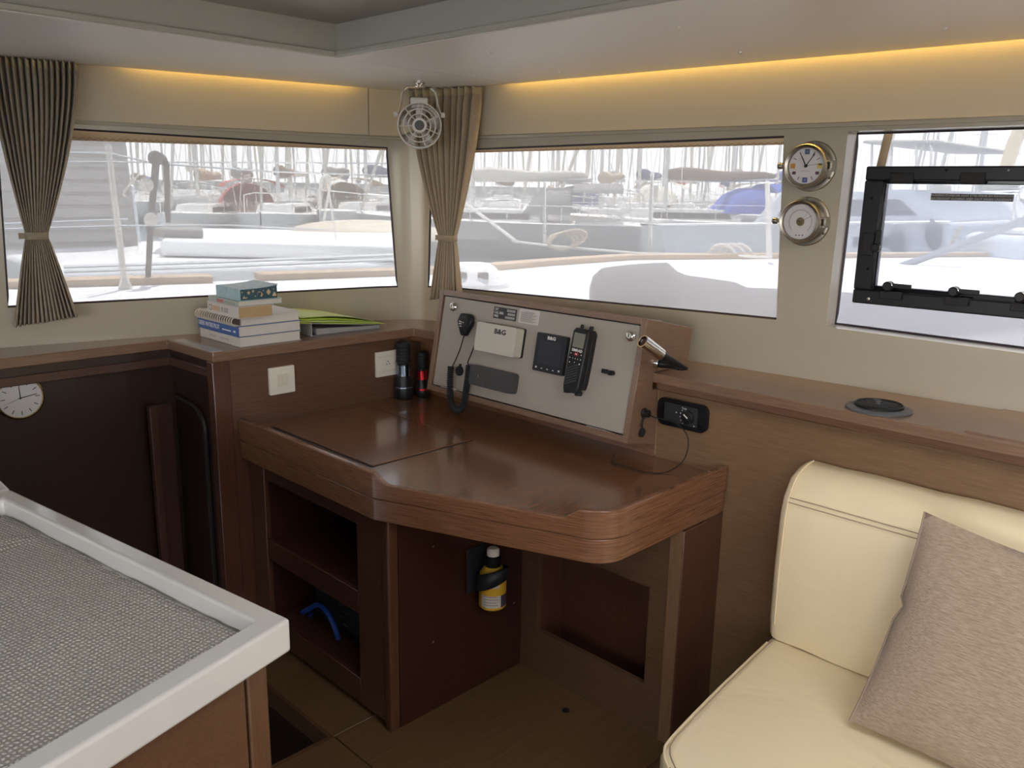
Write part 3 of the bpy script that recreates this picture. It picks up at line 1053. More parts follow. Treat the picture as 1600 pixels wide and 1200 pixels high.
# ================================================================ sofa
def leather():
    m, n, l, p = _mk('cream_leather')
    tc = n.new('ShaderNodeTexCoord')
    p.inputs['Base Color'].default_value = (0.81, 0.68, 0.455, 1)
    p.inputs['Roughness'].default_value = 0.42
    n1 = n.new('ShaderNodeTexNoise')
    n1.inputs['Scale'].default_value = 5.5
    n1.inputs['Detail'].default_value = 3
    n1.inputs['Distortion'].default_value = 0.8
    l.new(tc.outputs['Object'], n1.inputs['Vector'])
    n2 = n.new('ShaderNodeTexNoise')
    n2.inputs['Scale'].default_value = 700
    l.new(tc.outputs['Object'], n2.inputs['Vector'])
    b1 = n.new('ShaderNodeBump')
    b1.inputs['Strength'].default_value = 0.35
    b1.inputs['Distance'].default_value = 0.02
    l.new(n1.outputs['Fac'], b1.inputs['Height'])
    b2 = n.new('ShaderNodeBump')
    b2.inputs['Strength'].default_value = 0.10
    b2.inputs['Distance'].default_value = 0.001
    l.new(n2.outputs['Fac'], b2.inputs['Height'])
    l.new(b1.outputs[0], b2.inputs['Normal'])
    l.new(b2.outputs[0], p.inputs['Normal'])
    return m
LEATHER = leather()
THREAD = plain('seam_thread', (0.34, 0.26, 0.18), 0.9)
sf = thing('sofa', (1.6, 0.0, 0.0), 'cream leather sofa with stitched backrest along the wooden wall', 'sofa')
ZS = 0.40
prof = [(1.845, ZS + 0.004), (1.838, ZS + 0.05), (1.835, 0.60), (1.842, 0.74), (1.853, 0.785), (1.885, 0.828), (1.93, 0.846), (1.968, 0.850), (1.980, 0.838), (1.981, 0.60), (1.981, ZS + 0.004)]
YL = 0.885
def section(y, ins, dz=0.0):
    cx, cz = 1.91, 0.62
    return [(cx + (x - cx) * (1 - ins / 0.075), y, cz + (z - cz) * (1 - ins / 0.22) + dz) for x, z in prof]
rows = [section(YL + 0.004, 0.022), section(YL + 0.001, 0.010), section(YL - 0.008, 0.003), section(YL - 0.022, 0.0)]
for k in range(1, 30):
    y = YL - 0.022 - k * 0.075
    rows.append(section(y, 0.0015 * math.sin(k * 2.1)))
mb = MB().grid([r + [r[0]] for r in rows])
mb.add(rows[0], [tuple(range(len(rows[0])))])
mb.add(rows[-1], [tuple(range(len(rows[0])))])
back = mb.build('backrest', LEATHER, sf, ang=60)
for dz in (0.0, 0.011):
    pth = [(1.8455 + 0.002 + dz * 0.45 - 0.0055, y, 0.772 + dz) for y in [YL - 0.02 - 0.1 * k for k in range(22)]]
    MB().tube(pth, 0.0011, 5).build('seam', THREAD, back)
pth = [(x - 0.0035, YL - 0.018, z) for x, z in prof[1:8]]
MB().tube(smooth_path(pth, 4), 0.0022, 6).build('piping', LEATHER, back)
sl0, sl1 = PX(1195, 1000, 'z', ZS), PX(1012, 1188, 'z', ZS)
ang = (sl1 - sl0)
seat_out = [(1.975, 0.905)]
SX = 1.235
seat_out = [(1.975, 0.90), (1.83, 0.886), (1.55, 0.862), (1.34, 0.838), (1.285, 0.822), (1.25, 0.79), (1.236, 0.75), (1.233, 0.60), (1.233, -1.3), (1.975, -1.3)]
mb = MB().prism(seat_out, ZS - 0.125, ZS)
seat = mb.build('seat_cushion', LEATHER, sf, 0.022, segs=5, ang=60)
sp = [(1.83, 0.879), (1.55, 0.855), (1.34, 0.831), (1.290, 0.816), (1.257, 0.786), (1.243, 0.75), (1.240, 0.60), (1.240, -1.2)]
MB().tube(smooth_path([(x + 0.008, y - 0.008, ZS + 0.0002) for x, y in sp], 5), 0.0013, 5).build('seam', THREAD, seat)
MB().tube(smooth_path([(x + 0.001, y + 0.001, ZS - 0.006) for x, y in sp], 5), 0.0030, 6).build('piping', LEATHER, seat)
MB().prism([(1.975, 0.88), (1.34, 0.82), (1.27, 0.75), (1.27, -1.3), (1.975, -1.3)], 0.001, ZS - 0.127).build('base', W_WALL_Y, sf)

# scatter cushion leaning on the backrest
LINEN = weave('taupe_linen', (0.27, 0.195, 0.140), (0.42, 0.325, 0.245), (520, 46, 520), 0.95, 0.5)
BL = PX(1330, 1125, 'z', ZS + 0.02)
TL = PX(1447, 800, 'x', 1.795)
vv = (TL - BL)
side = vv.length
vv.normalize()
uu = Vector((0.10, -1, 0.0))
uu = (uu - vv * uu.dot(vv)).normalized()
nn = vv.cross(uu).normalized()
if nn.x > 0:
    nn = -nn
N = 28
front, backr = [], []
for i in range(N + 1):
    fr, br = [], []
    for j in range(N + 1):
        u, v = i / N * 2 - 1, j / N * 2 - 1
        pin = 1 - 0.055 * (1 - v * v) * abs(u) ** 3
        pin2 = 1 - 0.055 * (1 - u * u) * abs(v) ** 3
        t = 0.060 * (max(0, 1 - u * u) ** 0.55) * (max(0, 1 - v * v) ** 0.55)
        t += 0.0025 * math.sin(7 * u + 3 * v) * (1 - u * u) * (1 - v * v)
        notch = 0.012 * math.exp(-((v - 0.12) / 0.05) ** 2) * max(0, -u - 0.6) / 0.4
        c = BL + uu * (side / 2 * (1 + u * pin) + notch) + vv * (side / 2 * (1 + v * pin2))
        c = c + nn * 0.012
        fr.append(c + nn * t)
        br.append(c - nn * t * 0.72)
    front.append(fr)
    backr.append(br)
mb = MB().grid(front)
mb.grid(backr)
pw = thing('cushion', BL, 'square taupe linen scatter cushion leaning on the sofa backrest', 'cushion')
mb.build('cover', LINEN, pw, ang=80)
MB().tube([front[0][j] for j in range(N + 1)], 0.0022, 5).build('seam', plain('linen_seam', (0.30, 0.22, 0.18), 0.95), pw)

# ================================================================ instrument console
BY0, BY1 = 1.355, 2.235
bf, tf, tbk, cb_, bb_ = (1.845, 0.807), (1.910, 1.156), (2.142, 1.106), (2.128, 0.9965), (1.982, 0.776)
con = thing('instrument_console', (1.95, 1.8, 0.78), 'slanted wooden console with a grey face panel standing at the back of the chart table', 'console')
PV = Vector((tf[0] - bf[0], 0, tf[1] - bf[1])).normalized()
PU = Vector((0, -1, 0))
PNN = PU.cross(PV).normalized()
P0 = Vector((bf[0], BY1, bf[1]))
PT = frame(P0, PU, PV)                       # console face: u to the right, v up, w out of the face
FH = (Vector((tf[0], 0, tf[1])) - Vector((bf[0], 0, bf[1]))).length
FW = BY1 - BY0
def uv(px, py, w=0.0):
    q = PN(px, py, P0 + PNN * w, PNN) - P0
    return q.dot(PU), q.dot(PV)
t = 0.019
# side boards, following the profile; they stop at the counter edge and rise above it
side_prof = [bf, tf, tbk, (2.128, 0.9965), (1.9535, 0.9965), (1.9535, 0.9465), (1.9835, 0.9465), (1.9835, bb_[1])]
MB().prism(side_prof, BY0, BY0 + t, 'xz').build('side_board', W_TOP_X, con, 0.0012)
MB().prism(side_prof, BY1 - t, BY1, 'xz').build('side_board', W_TOP_X, con, 0.0012)
MB(PT).box(t, FW - t, FH - t, FH, -0.10, 0.0).build('top_board', W_TOP_Y, con, 0.0012)
MB(PT).box(t, FW - t, 0.0, t, -0.10, 0.0).build('bottom_board', W_TOP_Y, con, 0.0012)
b = MB()
b.prism([(tf[0] + 0.02, tf[1] - 0.005), (tbk[0], tbk[1]), (tbk[0], tbk[1] - 0.018), (tf[0] + 0.02, tf[1] - 0.023)], BY0 + t, BY1 - t, 'xz')
b.build('lid_board', W_TOP_Y, con)
g1 = 0.0035
MB(PT).box(t + g1, FW - t - g1, t + g1, FH - t - g1, -0.012, -0.006).build('face_panel', GREYPANEL, con, 0.001)
MB(PT).box(t, FW - t, t, FH - t, -0.03, -0.02).build('inner_back', BLACK_R, con)
WF = -0.006                                   # height of the grey face in the console frame
def ubox(pts, w0, w1):
    """solid on the face from four photo corners (tl, tr, br, bl)"""
    q = [uv(px, py, w0) for px, py in pts]
    return MB(PT).hexa([(a, b_, w0) for a, b_ in q[::-1]], [(a, b_, w1) for a, b_ in q[::-1]])
for pts in (((918, 664), (954, 674), (953.5, 677), (917.5, 667)), ((690, 601.5), (718, 608.5), (717.5, 611.5), (689.5, 604.5))):
    ubox(pts, WF - 0.001, WF + 0.003).build('hinge_strip', CHROME, con)
for pts in (((968, 499), (1009, 507), (1008, 510.5), (967, 502.5)), ((699, 459.5), (737, 466), (736.5, 469), (698.5, 463))):
    ubox(pts, WF - 0.001, WF + 0.001).build('finger_slot', BLACK_G, con)
for (px, py) in ((709, 479), (986, 525)):
    u, v = uv(px, py, 0.0)
    lk = MB(PT).lathe([(0.0155, WF), (0.0155, 0.003), (0.012, 0.006), (0.012, 0.009), (0.0095, 0.0105)], (u, v, 0), seg=24).build('push_lock', CHROME, con)
    MB(PT).lathe([(0.0075, 0.0105), (0.0075, 0.0115)], (u, v, 0), seg=20).build('lock_ring', WHITEP, lk)
    MB(PT).box(u - 0.0015, u + 0.0015, v - 0.005, v + 0.005, 0.0115, 0.0122).build('lock_slot', BLACK, lk)

# --- handheld microphone with its coiled lead
u, v0 = uv(723, 525, 0.015)
u1, v1 = uv(724, 489, 0.015)
mic = thing('radio_microphone', PT @ Vector((u, v0, WF)), 'black handheld radio microphone with coiled lead hanging at the left of the console', 'microphone')
mh = v1 - v0
rows = []
for k in range(13):
    tt = k / 12
    v = v0 + mh * tt
    wd_ = 0.037 * (math.sin(math.pi * min(1, 0.16 + 0.62 * tt)) ** 0.7) * (1 if tt < 0.92 else 0.86)
    wd_ *= 0.42 + 0.62 * min(1, tt * 1.5) if tt < 0.67 else 1.0
    dp = 0.013 + 0.011 * math.sin(math.pi * (0.15 + 0.7 * tt))
    ring = []
    for a in range(16):
        an = 2 * math.pi * a / 16
        ca, sa = math.cos(an), math.sin(an)
        ring.append(((u + 0.001) + wd_ * math.copysign(abs(ca) ** 0.7, ca), v, WF + 0.016 + dp * math.copysign(abs(sa) ** 0.6, sa) * 0.6))
    rows.append(ring + [ring[0]])
b = MB(PT).grid(rows)
b.add(rows[0][:16], [tuple(range(16))])
b.add(rows[-1][:16], [tuple(range(16))])
b.build('body', BLACK, mic, sub=1, ang=70)
for k in range(4):
    vv_ = v0 + mh * (0.66 + 0.075 * k)
    MB(PT).box(u - 0.017, u + 0.013, vv_, vv_ + 0.0022, WF + 0.029, WF + 0.0305).build('speaker_slot', BLACK_G, mic)
for (du, f, w) in ((-0.016, 0.60, 0.003), (-0.009, 0.585, 0.004), (0.002, 0.57, 0.002), (-0.016, 0.50, 0.005), (-0.008, 0.50, 0.003)):
    vv_ = v0 + mh * f
    MB(PT).box(u + du, u + du + w, vv_, vv_ + 0.0035, WF + 0.030, WF + 0.0318).build('button', WHITE_INK, mic)
MB(PT).box(u - 0.012, u - 0.003, v0 + mh * 0.40, v0 + mh * 0.40 + 0.0026, WF + 0.0295, WF + 0.0312).build('badge', WHITE_INK, mic)
MB(PT).box(u - 0.012, u + 0.012, v0 + 0.02, v1 - 0.015, WF, WF + 0.01).build('hang_clip', BLACK_R, mic)
def face3(px, py, w):
    a, b_ = uv(px, py, w)
    return PT @ Vector((a, b_, w))
lead1 = smooth_path([PT @ Vector((u, v0 + 0.004, WF + 0.015)), face3(719, 545, 0.012), face3(712, 562, 0.014), face3(706, 574, 0.018)], 6)
MB().tube(lead1, 0.0022, 6).build('lead', BLACK_R, mic)
cpath = smooth_path([face3(704.5, 573, 0.02), face3(703, 596, 0.022), face3(703.5, 620, 0.025), face3(708, 636, 0.03), face3(716, 641, 0.03), face3(724, 634, 0.028), face3(728, 612, 0.022), face3(731, 590, 0.02), face3(733, 571, 0.02)], 14)
coil = []
turns = 62
tot = len(cpath) - 1
for k in range(turns * 10 + 1):
    tt = k / (turns * 10) * tot
    i = min(int(tt), tot - 1)
    p = cpath[i].lerp(cpath[i + 1], tt - i)
    tg = (cpath[i + 1] - cpath[i]).normalized()
    s_ = tg.cross(PNN).normalized()
    an = 2 * math.pi * k / 10
    coil.append(p + s_ * math.cos(an) * 0.0090 + PNN * math.sin(an) * 0.0090)
MB().tube(coil, 0.0031, 5).build('coiled_lead', BLACK_R, mic)
MB().tube(smooth_path([face3(733, 570, 0.02), face3(731, 566, 0.018), face3(737, 551, 0.014), face3(743, 536, 0.012)], 6), 0.0022, 6).build('lead', BLACK_R, mic)
u, v = uv(717, 579.5, 0)
cap = thing('socket_cap', PT @ Vector((u, v, WF)), 'round black rubber socket cap between the strands of the coiled lead', 'socket cap')
MB(PT).lathe([(0.0165, WF), (0.0165, 0.001), (0.013, 0.005), (0.002, 0.006)], (u, v, 0), seg=24).build('cover', BLACK_R, cap)
MB(PT).box(u - 0.004, u + 0.004, v + 0.012, v + 0.024, WF, 0.001).build('hinge_tab', BLACK_R, cap, 0.001)

# --- white branded junction box
bw = 0.036
B_ = [uv(px, py, 0.0) for px, py in ((757, 503.5), (822, 513.5), (813.5, 561), (753, 546.5))]
u0, u1 = (B_[0][0] + B_[3][0]) / 2, (B_[1][0] + B_[2][0]) / 2
v0, v1 = (B_[2][1] + B_[3][1]) / 2, (B_[0][1] + B_[1][1]) / 2
jb = thing('junction_box', PT @ Vector((u0, v0, WF)), 'off-white plastic instrument box with dark B&G lettering on the console', 'electronics box')
MB(PT).prism(rrect(u0, u1, v0, v1, 0.006), WF, 0.001).build('back_plate', BLACK, jb)
MB(PT).prism(rrect(u0 + 0.001, u1 - 0.002, v0 + 0.001, v1 - 0.001, 0.007), 0.0012, bw).build('body', plain('offwhite_plastic', (0.55, 0.51, 0.44), 0.42), jb, 0.004, segs=3)
lettering('B&G', 0.022, PT @ Matrix.Translation((u0 + (u1 - u0) * 0.60, v0 + (v1 - v0) * 0.76, bw + 0.0003)), DARK_INK, jb, squeeze=1.25, bold=0.03)
MB(PT).box(u0 - 0.006, u0 + 0.006, v0 + (v1 - v0) * 0.33, v0 + (v1 - v0) * 0.42, 0.004, 0.014).build('cable_gland', BLACK, jb, 0.001)

# --- dark grey handset cradle
D_ = [uv(px, py, 0.0) for px, py in ((741, 570), (811, 584), (805, 615), (735, 600))]
u0, u1 = (D_[0][0] + D_[3][0]) / 2, (D_[1][0] + D_[2][0]) / 2
v0, v1 = (D_[2][1] + D_[3][1]) / 2, (D_[0][1] + D_[1][1]) / 2
GREYD = plain('charcoal_plastic', (0.055, 0.055, 0.056), 0.42)
cr = thing('grey_cover_box', PT @ Vector((u0, v0, WF)), 'long charcoal plastic cover box below the off-white box on the console', 'electronics box')
MB(PT).prism(rrect(u0, u1, v0, v1, 0.012, 6), WF, 0.024).build('cover', GREYD, cr, 0.006, segs=3)
MB(PT).prism(rrect(u0 + 0.012, u0 + (u1 - u0) * 0.45, v0 + 0.008, v0 + 0.02, 0.004), 0.0235, 0.0255).build('lip', GREYD, cr, 0.001)
MB(PT).box(u0 + (u1 - u0) * 0.245, u0 + (u1 - u0) * 0.255, v0 + (v1 - v0) * 0.42, v0 + (v1 - v0) * 0.58, 0.024, 0.0247).build('mark', NICKEL, cr)

# --- square display
E_ = [uv(px, py, 0.0) for px, py in ((844, 519.7), (890, 527), (880, 588), (832.5, 577.5))]
u0, u1 = (E_[0][0] + E_[3][0]) / 2, (E_[1][0] + E_[2][0]) / 2
v0, v1 = (E_[2][1] + E_[3][1]) / 2, (E_[0][1] + E_[1][1]) / 2
W_, H_ = u1 - u0, v1 - v0
ds = thing('chart_display', PT @ Vector((u0, v0, WF)), 'square black instrument display with B&G lettering, half behind the handset', 'display')
MB(PT).prism(rrect(u0, u1, v0, v1, 0.005), WF, 0.008).build('bezel', plain('display_bezel', (0.012, 0.012, 0.018), 0.45), ds, 0.0015)
MB(PT).box(u0 + W_ * 0.13, u0 + W_ * 0.87, v0 + H_ * 0.20, v0 + H_ * 0.80, 0.0078, 0.0086).build('screen', plain('display_screen', (0.022, 0.025, 0.036), 0.45), ds)
lettering('B&G', 0.014, PT @ Matrix.Translation((u0 + W_ * 0.5, v0 + H_ * 0.895, 0.0084)), WHITE_INK, ds, squeeze=1.25, bold=0.03)
for k in range(5):
    uc = u0 + W_ * (0.12 + 0.19 * k)
    MB(PT).box(uc - 0.0028, uc + 0.0028, v0 + H_ * 0.08, v0 + H_ * (0.125 if k in (0, 4) else 0.10), 0.0078, 0.0086).build('key_mark', WHITE_INK, ds)

# --- handheld radio in its charging cradle
u_bl, v_bl = uv(876, 611, 0.036)
u_br, v_br = uv(903, 615, 0.036)
u_tl, v_tl = uv(896, 512, 0.036)
u_tr, v_tr = uv(921, 514.5, 0.036)
hu, hv = (u_bl + u_br) / 2, (v_bl + v_br) / 2
tu, tv = (u_tl + u_tr) / 2, (v_tl + v_tr) / 2
HTop = Vector((tu - hu, tv - hv, 0))
hl = HTop.length
HT = PT @ frame((hu, hv, 0), (HTop.y, -HTop.x, 0), HTop)
hw = ((u_br - u_bl) + (u_tr - u_tl)) / 4
hs = thing('handheld_radio', HT @ Vector((0, 0, WF)), 'black handheld marine radio with small green-grey screen in its cradle on the console', 'radio')
outl = [(-hw * 0.86, 0.0), (hw * 0.86, 0.0), (hw * 0.98, hl * 0.10), (hw, hl * 0.5), (hw * 0.96, hl * 0.95), (hw * 0.72, hl), (-hw * 0.72, hl), (-hw * 0.96, hl * 0.95), (-hw, hl * 0.5), (-hw * 0.98, hl * 0.10)]
MB(HT).prism([(x * 1.03, 0.012 + y * 0.93) for x, y in outl], WF, 0.014).build('cradle', BLACK_R, hs, 0.003)
body = MB(HT).prism(outl, 0.0142, 0.036).build('body', BLACK, hs, 0.006, segs=3)
MB(HT).prism(rrect(-hw * 0.66, hw * 0.66, hl * 0.70, hl * 0.925, 0.003), 0.0358, 0.0368).build('screen', plain('lcd_glass', (0.17, 0.165, 0.125), 0.25), hs)
lettering('SIMRAD', 0.0115, HT @ Matrix.Translation((0, hl * 0.655, 0.0366)), WHITE_INK, hs, squeeze=1.0, bold=0.03)
for i, (fx, fy, w) in enumerate(((-0.62, 0.60, 0.006), (0.0, 0.60, 0.011), (0.62, 0.60, 0.006), (-0.66, 0.53, 0.006), (-0.3, 0.53, 0.004), (0.0, 0.53, 0.005), (0.3, 0.53, 0.004), (0.64, 0.53, 0.006), (-0.6, 0.46, 0.007), (0.0, 0.47, 0.004), (0.6, 0.46, 0.007))):
    mt = plain('red_key', (0.42, 0.03, 0.015), 0.4) if i == 1 else BLACK_R
    kx, ky = fx * hw, fy * hl
    k_ = MB(HT).prism(rrect(kx - w * 0.62, kx + w * 0.62, ky - 0.0042, ky + 0.0042, 0.002, 3), 0.0358, 0.0378).build('key', mt, hs)
    MB(HT).box(kx - w * 0.25, kx + w * 0.25, ky - 0.0016, ky + 0.0016, 0.0377, 0.0381).build('key_mark', WHITE_INK, k_)
for k in range(7):
    y0_ = hl * (0.10 + 0.042 * k)
    MB(HT).hexa([(-hw * 0.72, y0_, 0.0357), (hw * 0.55, y0_ + hl * 0.10, 0.0357), (hw * 0.55, y0_ + hl * 0.115, 0.0357), (-hw * 0.72, y0_ + hl * 0.015, 0.0357)],
                [(-hw * 0.72, y0_, 0.0376), (hw * 0.55, y0_ + hl * 0.10, 0.0376), (hw * 0.55, y0_ + hl * 0.115, 0.0376), (-hw * 0.72, y0_ + hl * 0.015, 0.0376)]).build('speaker_rib', plain('rib_grey', (0.05, 0.05, 0.05), 0.5), hs)
MB(HT).lathe([(0.005, hl - 0.004), (0.005, hl + 0.009), (0.004, hl + 0.011)], (-hw * 0.35, 0, 0.02), (0, 1, 0), 12).build('knob', BLACK_R, hs)
MB(HT).lathe([(0.006, hl - 0.004), (0.006, hl + 0.010), (0.004, hl + 0.011)], (hw * 0.55, 0, 0.012), (0, 1, 0), 12).build('antenna_stub', BLACK_R, hs)
for sx in (-0.75, 0.6):
    MB(HT).box(hw * sx - 0.004, hw * sx + 0.006, -0.006, 0.006, 0.004, 0.03).build('foot', BLACK_R, hs, 0.002)

# --- printed plates and the small clip
S_ = [uv(px, py, WF) for px, py in ((774, 478), (809, 485), (805, 502.5), (770, 496))]
u0, u1 = (S_[0][0] + S_[3][0]) / 2, (S_[1][0] + S_[2][0]) / 2
v0, v1 = (S_[2][1] + S_[3][1]) / 2, (S_[0][1] + S_[1][1]) / 2
pl = thing('call_sign_plate', PT @ Vector((u0, v0, WF)), 'small dark engraved plate with three lines of pale letters on the console', 'plate')
MB(PT).box(u0, u1, v0, v1, WF, WF + 0.0015).build('plate', plain('engraved_plate', (0.03, 0.028, 0.032), 0.4), pl)
for k, (a_, nb_) in enumerate((('CAT', 8), ('CALL SIGN', 7), ('MMSI', 9))):
    vy = v1 - (v1 - v0) * (0.2 + 0.3 * k)
    lettering(a_, 0.0118, PT @ Matrix.Translation((u0 + 0.004, vy, WF + 0.0018)), WHITE_INK, pl, align='LEFT', squeeze=0.72)
    for q in range(nb_):
        ux = u1 - 0.006 - 0.0048 * q
        MB(PT).box(ux - 0.0034, ux, vy - 0.0038, vy + 0.0038, WF + 0.0014, WF + 0.0019).build('worn_letter', plain('worn_ink', (0.42, 0.42, 0.40), 0.6), pl)
S_ = [uv(px, py, WF) for px, py in ((812.5, 481.5), (845, 487), (841, 509.5), (810, 503.5))]
u0, u1 = (S_[0][0] + S_[3][0]) / 2, (S_[1][0] + S_[2][0]) / 2
v0, v1 = (S_[2][1] + S_[3][1]) / 2, (S_[0][1] + S_[1][1]) / 2
pl = thing('warning_plate', PT @ Vector((u0, v0, WF)), 'small silver plate with rounded corners and fine print on the console', 'plate')
MB(PT).prism(rrect(u0, u1, v0, v1, 0.005), WF, WF + 0.0014).build('plate', plain('silver_plate', (0.60, 0.56, 0.52), 0.4, 0.3), pl)
for k in range(11):
    vy = v1 - 0.008 - (v1 - v0 - 0.014) * k / 10
    wq = 0.55 if k == 0 else (0.86 - 0.1 * ((k * 7) % 3))
    uc = (u0 + u1) / 2 if k == 0 else u0 + 0.006 + (u1 - u0) * wq / 2 - 0.001
    hwid = (u1 - u0) * wq / 2 - 0.004
    MB(PT).box(uc - hwid, uc + hwid, vy - 0.0008, vy + 0.0008, WF + 0.0012, WF + 0.0017).build('print_line', plain('print_grey', (0.25, 0.22, 0.21), 0.7), pl)
u, v = uv(953, 582, WF)
cl = thing('cable_clip', PT @ Vector((u, v, WF)), 'tiny black clip on the grey panel right of the handheld radio', 'clip')
MB(PT).box(u - 0.024, u - 0.004, v - 0.005, v + 0.007, WF, 0.006).build('block', BLACK, cl, 0.002)
MB(PT).lathe([(0.007, WF), (0.0075, 0.012), (0.005, 0.017)], (u + 0.012, v, 0), seg=14).build('hook', BLACK, cl)
MB(PT).box(u - 0.006, u + 0.02, v - 0.004, v + 0.003, WF, 0.008).build('bridge', BLACK, cl, 0.002)

# ================================================================ reading lamp on the console side
LY = BY0
lamp = thing('reading_lamp', PX(1026, 567, 'y', LY), 'chrome reading lamp with black arm on the right side of the console', 'lamp')
bc = PX(1026, 567, 'y', LY)
MB().lathe([(0.017, 0.0), (0.017, 0.010), (0.015, 0.013), (0.0, 0.0132)], bc, (0, -1, 0), 24).build('wall_base', CHROME, lamp)
tip = PX(1073, 576, 'y', LY - 0.105)
h0 = PX(1034, 555, 'y', LY - 0.075)
h1 = PX(1004, 533, 'y', LY - 0.055)
MB().tube(smooth_path([bc + Vector((0, -0.012, 0)), bc + Vector((0.004, -0.045, 0.0)), tip + Vector((-0.012, 0.016, 0.001)), tip], 5), [0.0125] + [0.0125 - 0.0085 * k / 15 for k in range(15)], 12).build('arm', BLACK, lamp)
MB().tube([h0 + (h0 - h1).normalized() * 0.001, h0.lerp(tip, 0.5), tip], [0.0125, 0.009, 0.005], 12).build('head_joint', BLACK, lamp)
ax = (h1 - h0).normalized()
L_ = (h1 - h0).length
MB().lathe([(0.0125, 0.0), (0.0170, 0.004), (0.0175, L_ * 0.5), (0.0182, L_ - 0.004), (0.0182, L_), (0.0145, L_), (0.0135, L_ - 0.012), (0.0, L_ - 0.013)], h0, ax, 28).build('lamp_head', CHROME, lamp)
MB().lathe([(0.0130, L_ - 0.0125), (0.0115, L_ - 0.004), (0.0, L_ - 0.003)], h0, ax, 20).build('lens', plain('lamp_lens', (0.05, 0.02, 0.02), 0.15), lamp)

# 12 V plug in the console side with its dangling cap, and the thin lead
pc = PX(1006, 645, 'y', LY)
pg = thing('power_socket', pc, 'small black round power socket with dangling cap low on the console side', 'socket')
MB().lathe([(0.015, 0.0), (0.015, 0.003), (0.011, 0.006), (0.011, 0.018), (0.006, 0.02)], pc, (0, -1, 0), 18).build('plug', BLACK, pg)
lo = PX(1004, 676, 'y', LY - 0.006)
MB().tube(smooth_path([pc + Vector((-0.004, -0.004, -0.012)), PX(1003, 662, 'y', LY - 0.006), lo], 5), 0.0032, 6).build('strap', BLACK_R, pg)
MB().lathe([(0.0135, 0.0), (0.0135, 0.005), (0.009, 0.0065)], lo + Vector((0, 0.004, 0)), (0, -1, 0), 18).build('cap', BLACK_R, pg)
ck = lambda px, py: PX(px, py, 'z', Z_DESK + 0.003)
cab = [pc + Vector((0, -0.019, 0)), PX(1022, 652, 'y', LY - 0.05), PX(1040, 656, 'x', 1.955), PX(1060, 664, 'x', 1.94), PX(1074, 682, 'x', 1.935), PX(1074, 704, 'x', 1.935), PX(1064, 724, 'x', 1.93), ck(1040, 738), ck(1010, 738), ck(985, 731), ck(966, 726), ck(957, 724), ck(955, 719), PX(958, 714, 'z', Z_DESK + 0.012)]
cbo = thing('charging_lead', ck(1010, 738), 'thin black charging lead looping from the console side onto the chart table', 'cable')
MB().tube(smooth_path(cab, 8), 0.0016, 6).build('wire', BLACK_R, cbo)
MB().tube([PX(958, 714.5, 'z', Z_DESK + 0.011), PX(959, 711, 'z', Z_DESK + 0.016)], 0.0032, 8).build('plug_tip', BLACK, cbo)

# black heater control on the wooden wall
hc = [PX(px, py, 'x', 1.985) for px, py in ((1032, 620), (1110, 632), (1109, 677), (1034, 662))]
yl, yr = hc[0].y, hc[1].y
zb, zt_ = (hc[2].z + hc[3].z) / 2, (hc[0].z + hc[1].z) / 2
CT = frame((1.985, yl, zb), (0, -1, 0), (0, 0, 1))
cw, ch = yl - yr, zt_ - zb
ct = thing('heater_control', (1.985, (yl + yr) / 2, zb), 'glossy black rounded heater control panel on the wooden wall right of the console', 'control panel')
MB(CT).prism(rrect(0, cw, 0, ch, 0.022, 8), 0.0, 0.012).build('housing', BLACK_G, ct, 0.004, segs=3)
MB(CT).prism(rrect(cw * 0.15, cw * 0.82, ch * 0.16, ch * 0.84, 0.003), 0.0118, 0.0135).build('insert', plain('control_insert', (0.022, 0.023, 0.025), 0.45), ct)
MB(CT).lathe([(0.020, 0.0135), (0.019, 0.019), (0.017, 0.02)], (cw * 0.635, ch * 0.47, 0), seg=24).build('dial', BLACK, ct)
MB(CT @ Matrix.Translation((cw * 0.61, ch * 0.51, 0)) @ Matrix.Rotation(-0.6, 4, 'Z')).box(-0.008, 0.008, -0.0018, 0.0018, 0.0198, 0.0208).build('pointer', WHITE_INK, ct)
for k in range(5):
    a_ = math.radians(140 + 23 * k)
    MB(CT).lathe([(0.0016, 0.0134), (0.0016, 0.0139)], (cw * 0.635 + 0.026 * math.cos(a_), ch * 0.47 + 0.026 * math.sin(a_), 0), seg=8).build('scale_dot', WHITE_INK, ct)
lettering('Temp', 0.007, CT @ Matrix.Translation((cw * 0.55, ch * 0.76, 0.0138)), WHITE_INK, ct)
MB(CT).lathe([(0.002, 0.0134), (0.002, 0.0142)], (cw * 0.40, ch * 0.56, 0), seg=8).build('indicator', WHITE_INK, ct)
MB(CT).lathe([(0.002, 0.0134), (0.002, 0.0142)], (cw * 0.765, ch * 0.20, 0), seg=8).build('indicator', WHITE_INK, ct)

